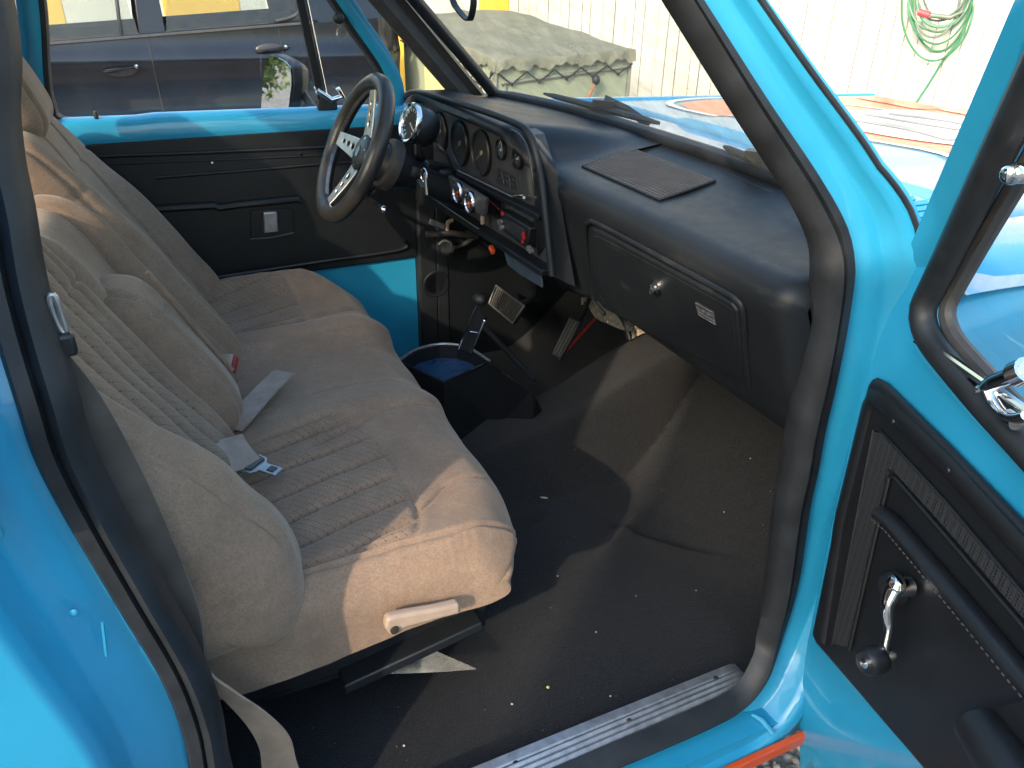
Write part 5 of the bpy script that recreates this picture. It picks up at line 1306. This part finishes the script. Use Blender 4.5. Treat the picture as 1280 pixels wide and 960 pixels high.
# canvas
t = NT('grey_green_canvas'); f1 = t.noise(5, 6, .7); f2 = t.noise(34, 4, .75)
c = t.ramp(f1, [(.28, (.145, .15, .112)), (.5, (.19, .195, .145)), (.72, (.235, .235, .178))]); c = t.mix(t.ramp(f2, [(.60, 0), (.72, .55)]), c, (.36, .33, .26))
t.set(Base_Color=c, Roughness=.8, Normal=t.bump(f2, .3, .01, t.bump(f1, .5, .05))); MT['canvas'] = t.m
tarp = empty('canvas_cover', tuple(cen)); tag(tarp, 'weathered grey green canvas roped down over the pale trailer', 'canvas cover')
NU, NV = 90, 110; mb = MB(); G = []
hem = lambda a: .060+.014*math.sin(a*13+math.sin(a*5))+.008*math.sin(a*37+1)
for i in range(-14, NU+15):
    row = []
    for j in range(-14, NV+15):
        uu, vv = min(max(i, 0), NU)/NU, min(max(j, 0), NV)/NV
        p = TA_.lerp(TB_, uu).lerp(TC_.lerp(TD_, uu), vv)
        ou = (min(i, 0) if i < 0 else max(i-NU, 0))/14; ov = (min(j, 0) if j < 0 else max(j-NV, 0))/14
        sag = .012*math.sin(PI*uu)*math.sin(PI*vv)+.007*math.sin(uu*9+vv*14)+.005*math.sin(uu*23-vv*11)*math.sin(vv*19)+.018*max(0, 1-abs(uu-.55)/.05)
        p = p+Vector((0, 0, sag*(1-max(abs(ou), abs(ov)))))
        dr = max(abs(ou), abs(ov)); a = (vv*4 if abs(ou) >= abs(ov) else uu*2.3+.7)
        out = Vector((0, 0, 0))
        if ou < 0: out += nL*abs(ou)**.5*.015*(1+.4*math.sin(vv*47+math.sin(vv*9)*2))
        if ov < 0: out += nA*abs(ov)**.5*.018*(1+.45*math.sin(uu*31+math.sin(uu*7)*2))
        p = p+out+Vector((0, 0, -dr**1.3*hem(a)*1.1))
        row.append(p)
    G.append(row)
mb.grid(G); mb.build('canvas', 'canvas', tarp, smooth=80)
mb = MB()
def zig(p, q, nrm, n, low):
    pts = []
    for k in range(n+1):
        f = k/n; b = p.lerp(q, f); 
        pts.append(b+nrm*(.035 if k % 2 == 0 else .022)+Vector((0, 0, (-.085 if k % 2 == 0 else -low)+.015*math.sin(k*3.1))))
    return pts
z1 = zig(A_, C_, nL, 14, .22); z2 = zig(A_, B_, nA, 10, .16)
mb.tube(z1, .006, 6); mb.tube(z2, .006, 6)
for k in range(0, len(z1), 2): mb.ellipsoid(z1[k], (.014, .014, .018), 6, 5)
for k in range(1, len(z2), 2): mb.ellipsoid(z2[k], (.014, .014, .012), 6, 5)
mb.tube([A_-Vector((0, 0, .20))+nL*.02, C_-Vector((0, 0, .19))+nL*.02], .007, 6)
mb.build('tie_rope', 'rubber', tarp)

# ================================================================== PARKED CAR beyond the driver window
suv = empty('parked_car', (-.2, 5.5, GZ)); tag(suv, 'dark navy parked car seen through the far door window of the truck', 'car')
t = NT('dark_navy_car_paint'); t.set(Base_Color=t.ramp(t.noise(2.5, 5), [(.3, (.004, .0055, .010)), (.7, (.008, .010, .017))]), Roughness=t.math('MULTIPLY_ADD', t.noise(7, 6, .75), .22, .10), Coat_Weight=.3, Coat_Roughness=.05, Specular_IOR_Level=.35); MT['navy'] = t.m
SY = 4.70; SX0, SX1 = -2.55, 1.95
def belt_z(x): return .640+.072*(x+.0)*.9
def side_y(z, x):
    s = .02*math.sin((z+.1)*3.0); return SY-.045*math.exp(-((z-.50)/.07)**2)-.03*math.exp(-((z-.10)/.16)**2)+.06*max(0, -.15-z)*2+.05*max(0, z-.55)
mb = MB()
zs = np.linspace(0, 1, 34)
for sgn in (1, -1):
    G = []
    for x in np.linspace(SX0, SX1, 90):
        zb = -.30; zt = belt_z(x) if x > -1.2 else belt_z(-1.2)-.10*((-1.2-x)/1.3)**2
        for wx in (1.42, -1.72):
            dx = abs(x-wx)
            if dx < .36: zb = max(zb, -.20+math.sqrt(.36**2-dx**2))
        row = []
        for f in zs:
            z = zb+(zt-zb)*f; y = side_y(z, x); endr = .25*(max(0, (x-1.7))/.25)**2+.3*max(0, (-2.2-x)/.35)**2
            y += endr
            row.append((x, y if sgn > 0 else 2*(SY+.87)-y, z))
        G.append(row)
    mb.grid(G)
yo = 2*(SY+.87)
for x in (SX0, SX1):
    mb.add([(x, SY+.3, -.3), (x, yo-SY-.3, -.3), (x, yo-SY-.3, belt_z(1.9)-.1), (x, SY+.3, belt_z(1.9)-.1)], [(0, 1, 2, 3)])
mb.add([(SX0, SY+.28, .50), (-1.2, SY+.05, .56), (-1.2, yo-SY-.05, .56), (SX0, yo-SY-.28, .50)], [(0, 1, 2, 3)])
mb.box((-.2, SY+.87, -.12), (4.3, 1.5, .25))
mb.box((.5, SY+.87, 1.20), (2.7, 1.44, .05)); mb.build('car_body', 'navy', suv, smooth=50)
# greenhouse pillars
mb = MB()
for y in (SY+.06, yo-SY-.06):
    sgn = 1 if y < SY+.8 else -1
    def pil(x0, x1, xt0, xt1): mb.prism([(x0, y, belt_z(x0)-.02), (x1, y, belt_z(x1)-.02), (xt1, y+.12*sgn, 1.20), (xt0, y+.12*sgn, 1.20)], (0, .03*sgn, 0))
    pil(.10, .27, .14, .26); pil(1.22, 1.92, 1.12, 1.75); pil(-1.25, -1.1, -.62, -.52); pil(-.02+.0, .0, .03, .05)
    mb.prism([(-1.1, y-.004*sgn, belt_z(-1.1)-.02), (1.3, y-.004*sgn, belt_z(1.3)-.02), (1.3, y-.004*sgn, belt_z(1.3)+.02), (-1.1, y-.004*sgn, belt_z(-1.1)+.015)], (0, .03*sgn, 0))
mb.split('window_pillar', 'navy', suv, bevel=.006)
mb = MB(); mb.tube([(x, side_y(belt_z(x), x)-.004, belt_z(x)+.004) for x in np.linspace(-1.1, 1.25, 20)], .010, 6); mb.tube(cr([(1.0, SY+.05, belt_z(1.0)+.03), (1.14, SY+.05, belt_z(1.1)+.06), (1.20, SY+.06, .86), (1.18, SY+.10, 1.0)], 5), .010, 6); mb.build('window_trim', 'darkgrey', suv)
for y, sgn in ((SY+.08, 1), (yo-SY-.08, -1)):
    for x0, x1 in ((-1.1, .10), (.27, 1.2)):
        mb = MB(); mb.add([(x0, y, belt_z(x0)), (x1, y, belt_z(x1)), (x1-.05, y+.10*sgn, 1.18), (x0+.1, y+.10*sgn, 1.18)], [(0, 1, 2, 3)]); mb.build('side_window', 'carglass', suv, smooth=0)
# door gaps, handles, moulding
mb = MB()
for xs_ in (.16, 1.02):
    mb.tube([(xs_-.03*(z-.2)+(.10*max(0, -z-.0)*2 if xs_ > 1 else 0), side_y(z, xs_)-.001, z) for z in np.linspace(-.24, belt_z(xs_)-.01, 20)], .004, 6)
mb.build('door_gap', 'rubber', suv)
for xh, zh in ((-.055, .455), (.93, .555)):
    y = side_y(zh, xh)
    mb = MB(); mb.ellipsoid((xh, y+.006, zh), (.105, .012, .045), 20, 8); cup = mb.build('handle_recess', 'dial', suv)
    mb = MB(); mb.tube(cr([(xh-.10, y-.006, zh-.012), (xh-.05, y-.030, zh-.004), (xh+.04, y-.032, zh+.008), (xh+.10, y-.014, zh+.018), (xh+.125, y-.004, zh+.02)], 5), .013, 10, flat=.7); mb.build('door_handle', 'navy', suv)
    mb = MB(); mb.lathe([(.013, 0), (.012, .008), (0, .010)], (xh+.10, y-.024, zh+.02), (0, -1, 0), 16); mb.build('lock_cylinder', 'chrome', suv)
for wx in (1.42, -1.72):
    for y in (SY+.10, yo-SY-.10):
        w = empty('car_wheel', (wx, y, -.20)); w.parent = suv; w.location = Vector((wx, y, -.20))-ORIGIN['parked_car']
        mb = MB(); mb.lathe([(.20, -.10), (.29, -.10), (.31, -.07), (.31, .07), (.29, .10), (.20, .10)], (wx, y, -.20), (0, 1, 0), 36); mb.build('tyre', 'rubber', w)
        mb = MB(); mb.lathe([(.20, -.09), (.185, -.05), (.08, -.06), (0, -.07)], (wx, y, -.20), (0, 1, 0), 30)
        mb.lathe([(.20, .09), (.185, .05), (.08, .06), (0, .07)], (wx, y, -.20), (0, 1, 0), 30); mb.build('rim', 'alu', w)

# shrub seen in the door mirror; unseen shed added to shade the near side
t = NT('hedge_leaf'); c = t.ramp(t.noise(6, 4), [(.3, (.03, .075, .018)), (.7, (.10, .17, .04))]); t.set(Base_Color=c, Roughness=.6); MT['leaf'] = t.m
MT['bark'] = simple('brown_bark', (.10, .075, .05), .9, var=.4, scale=20, bump=.5, bscale=30, bdist=.01)
def bush(name, c, r, h, n, leaf, label, cat, core=True):
    e_ = empty(name, (c[0], c[1], GZ)); tag(e_, label, cat)
    mb = MB(); vs = []; 
    P_ = rng.normal(size=(n, 3)); P_ /= np.linalg.norm(P_, axis=1)[:, None]; P_ *= (rng.uniform(.72, 1.04, n)**.6)[:, None]
    k = 0; V = []; Fc = []
    for p in P_:
        q = np.array([c[0]+p[0]*r, c[1]+p[1]*r, GZ+h*.52+p[2]*h*.48])
        A = np.linalg.qr(rng.normal(size=(3, 3)))[0]*leaf*rng.uniform(.6, 1.3)
        V += [q-A[0]*1.0, q+A[1]*.5, q+A[0]*1.0, q-A[1]*.5]; Fc.append((k, k+1, k+2, k+3)); k += 4
    mb.add(V, Fc); mb.build('foliage', 'leaf', e_, smooth=0)
    if core:
        mb = MB(); mb.ellipsoid((c[0], c[1], GZ+h*.50), (r*.82, r*.82, h*.44), 18, 12); mb.build('inner_growth', 'leaf', e_)
    mb = MB(); mb.tube([(c[0], c[1], GZ), (c[0], c[1], GZ+h*.5)], [.10, .05], 8); mb.build('trunk', 'bark', e_)
bush('round_shrub', (-5.2, 6.6), 2.2, 4.2, 16000, .055, 'leafy green shrub that the far outside door mirror reflects', 'shrub')
SUN_AZ = Vector((-.785, -.62, 0)).normalized()
SUN_EL = rad(28)
sh_n = Vector((-SUN_AZ.y, SUN_AZ.x, 0)); sh_n = sh_n if sh_n.y < 0 else -sh_n
def SH(a, b, z): return Vector((.43, -.585, z))+SUN_AZ*a+sh_n*b
shed = empty('added_shade_shed', tuple(SH(4.0, 1.2, GZ))); tag(shed, 'unseen pale shed added behind the camera to shade the dash and open door', 'shed')  # added out of view to block the sun from dash and door
mb = MB(); base = [SH(3.3, .0, GZ), SH(3.3, 2.4, GZ), SH(5.2, 2.4, GZ), SH(5.2, .0, GZ)]; mb.loft([base, [p+Vector((0, 0, 2.95)) for p in base]], True, True)
for k in range(16):
    mb.prism([SH(3.3, .15*k, GZ+.02), SH(3.3, .15*k+.143, GZ+.02), SH(3.282, .15*k+.143, GZ+.02), SH(3.282, .15*k, GZ+.02)], (0, 0, 2.9))
mb.build('shade_shed_wall', 'plank', shed)
mb = MB(); mb.prism([SH(3.15, -.02, GZ+2.95), SH(3.15, 1.2, GZ+3.4), SH(3.15, 2.5, GZ+2.95), SH(3.15, 2.5, GZ+2.89), SH(3.15, 1.2, GZ+3.33), SH(3.15, -.02, GZ+2.89)], SUN_AZ*2.2); mb.build('shade_shed_roof', 'darkgrey', shed)
mb = MB(); mb.prism([SH(3.27, .9, GZ+.05), SH(3.27, 1.65, GZ+.05), SH(3.27, 1.65, GZ+2.0), SH(3.27, .9, GZ+2.0)], SUN_AZ*.015); sdoor = mb.build('shade_shed_door', 'plank', shed)
mb = MB(); mb.tube([SH(3.25, 1.0, GZ+1.0), SH(3.25, 1.0, GZ+1.12)], .012, 8); mb.build('handle', 'brownmetal', sdoor)

# ================================================================== LIGHT
wd = bpy.data.worlds.new('World'); S.world = wd; wd.use_nodes = True
nt = wd.node_tree; bg = nt.nodes['Background']; sk = nt.nodes.new('ShaderNodeTexSky'); sk.sky_type = 'NISHITA'; sk.sun_disc = False
sk.sun_elevation = SUN_EL; sk.sun_rotation = math.atan2(SUN_AZ.x, SUN_AZ.y); sk.air_density = 1.9; sk.dust_density = 4.5; sk.ozone_density = 5.5
nt.links.new(sk.outputs[0], bg.inputs['Color']); bg.inputs['Strength'].default_value = .15
sl_ = bpy.data.lights.new('sun', 'SUN'); sl_.energy = 2.0; sl_.angle = rad(.8); sl_.color = (.48, .39, .295)
so = bpy.data.objects.new('sun', sl_); COL.objects.link(so)
sd = Vector((SUN_AZ.x*math.cos(SUN_EL), SUN_AZ.y*math.cos(SUN_EL), math.sin(SUN_EL)))
so.rotation_euler = sd.to_track_quat('Z', 'Y').to_euler(); so.location = sd*20
S.view_settings.view_transform = 'Standard'; S.view_settings.look = 'None'; S.view_settings.exposure = 2.12; S.view_settings.gamma = 1.0
S.view_settings.use_curve_mapping = False
S.render.engine = 'CYCLES'; S.cycles.max_bounces = 8; S.cycles.transparent_max_bounces = 12
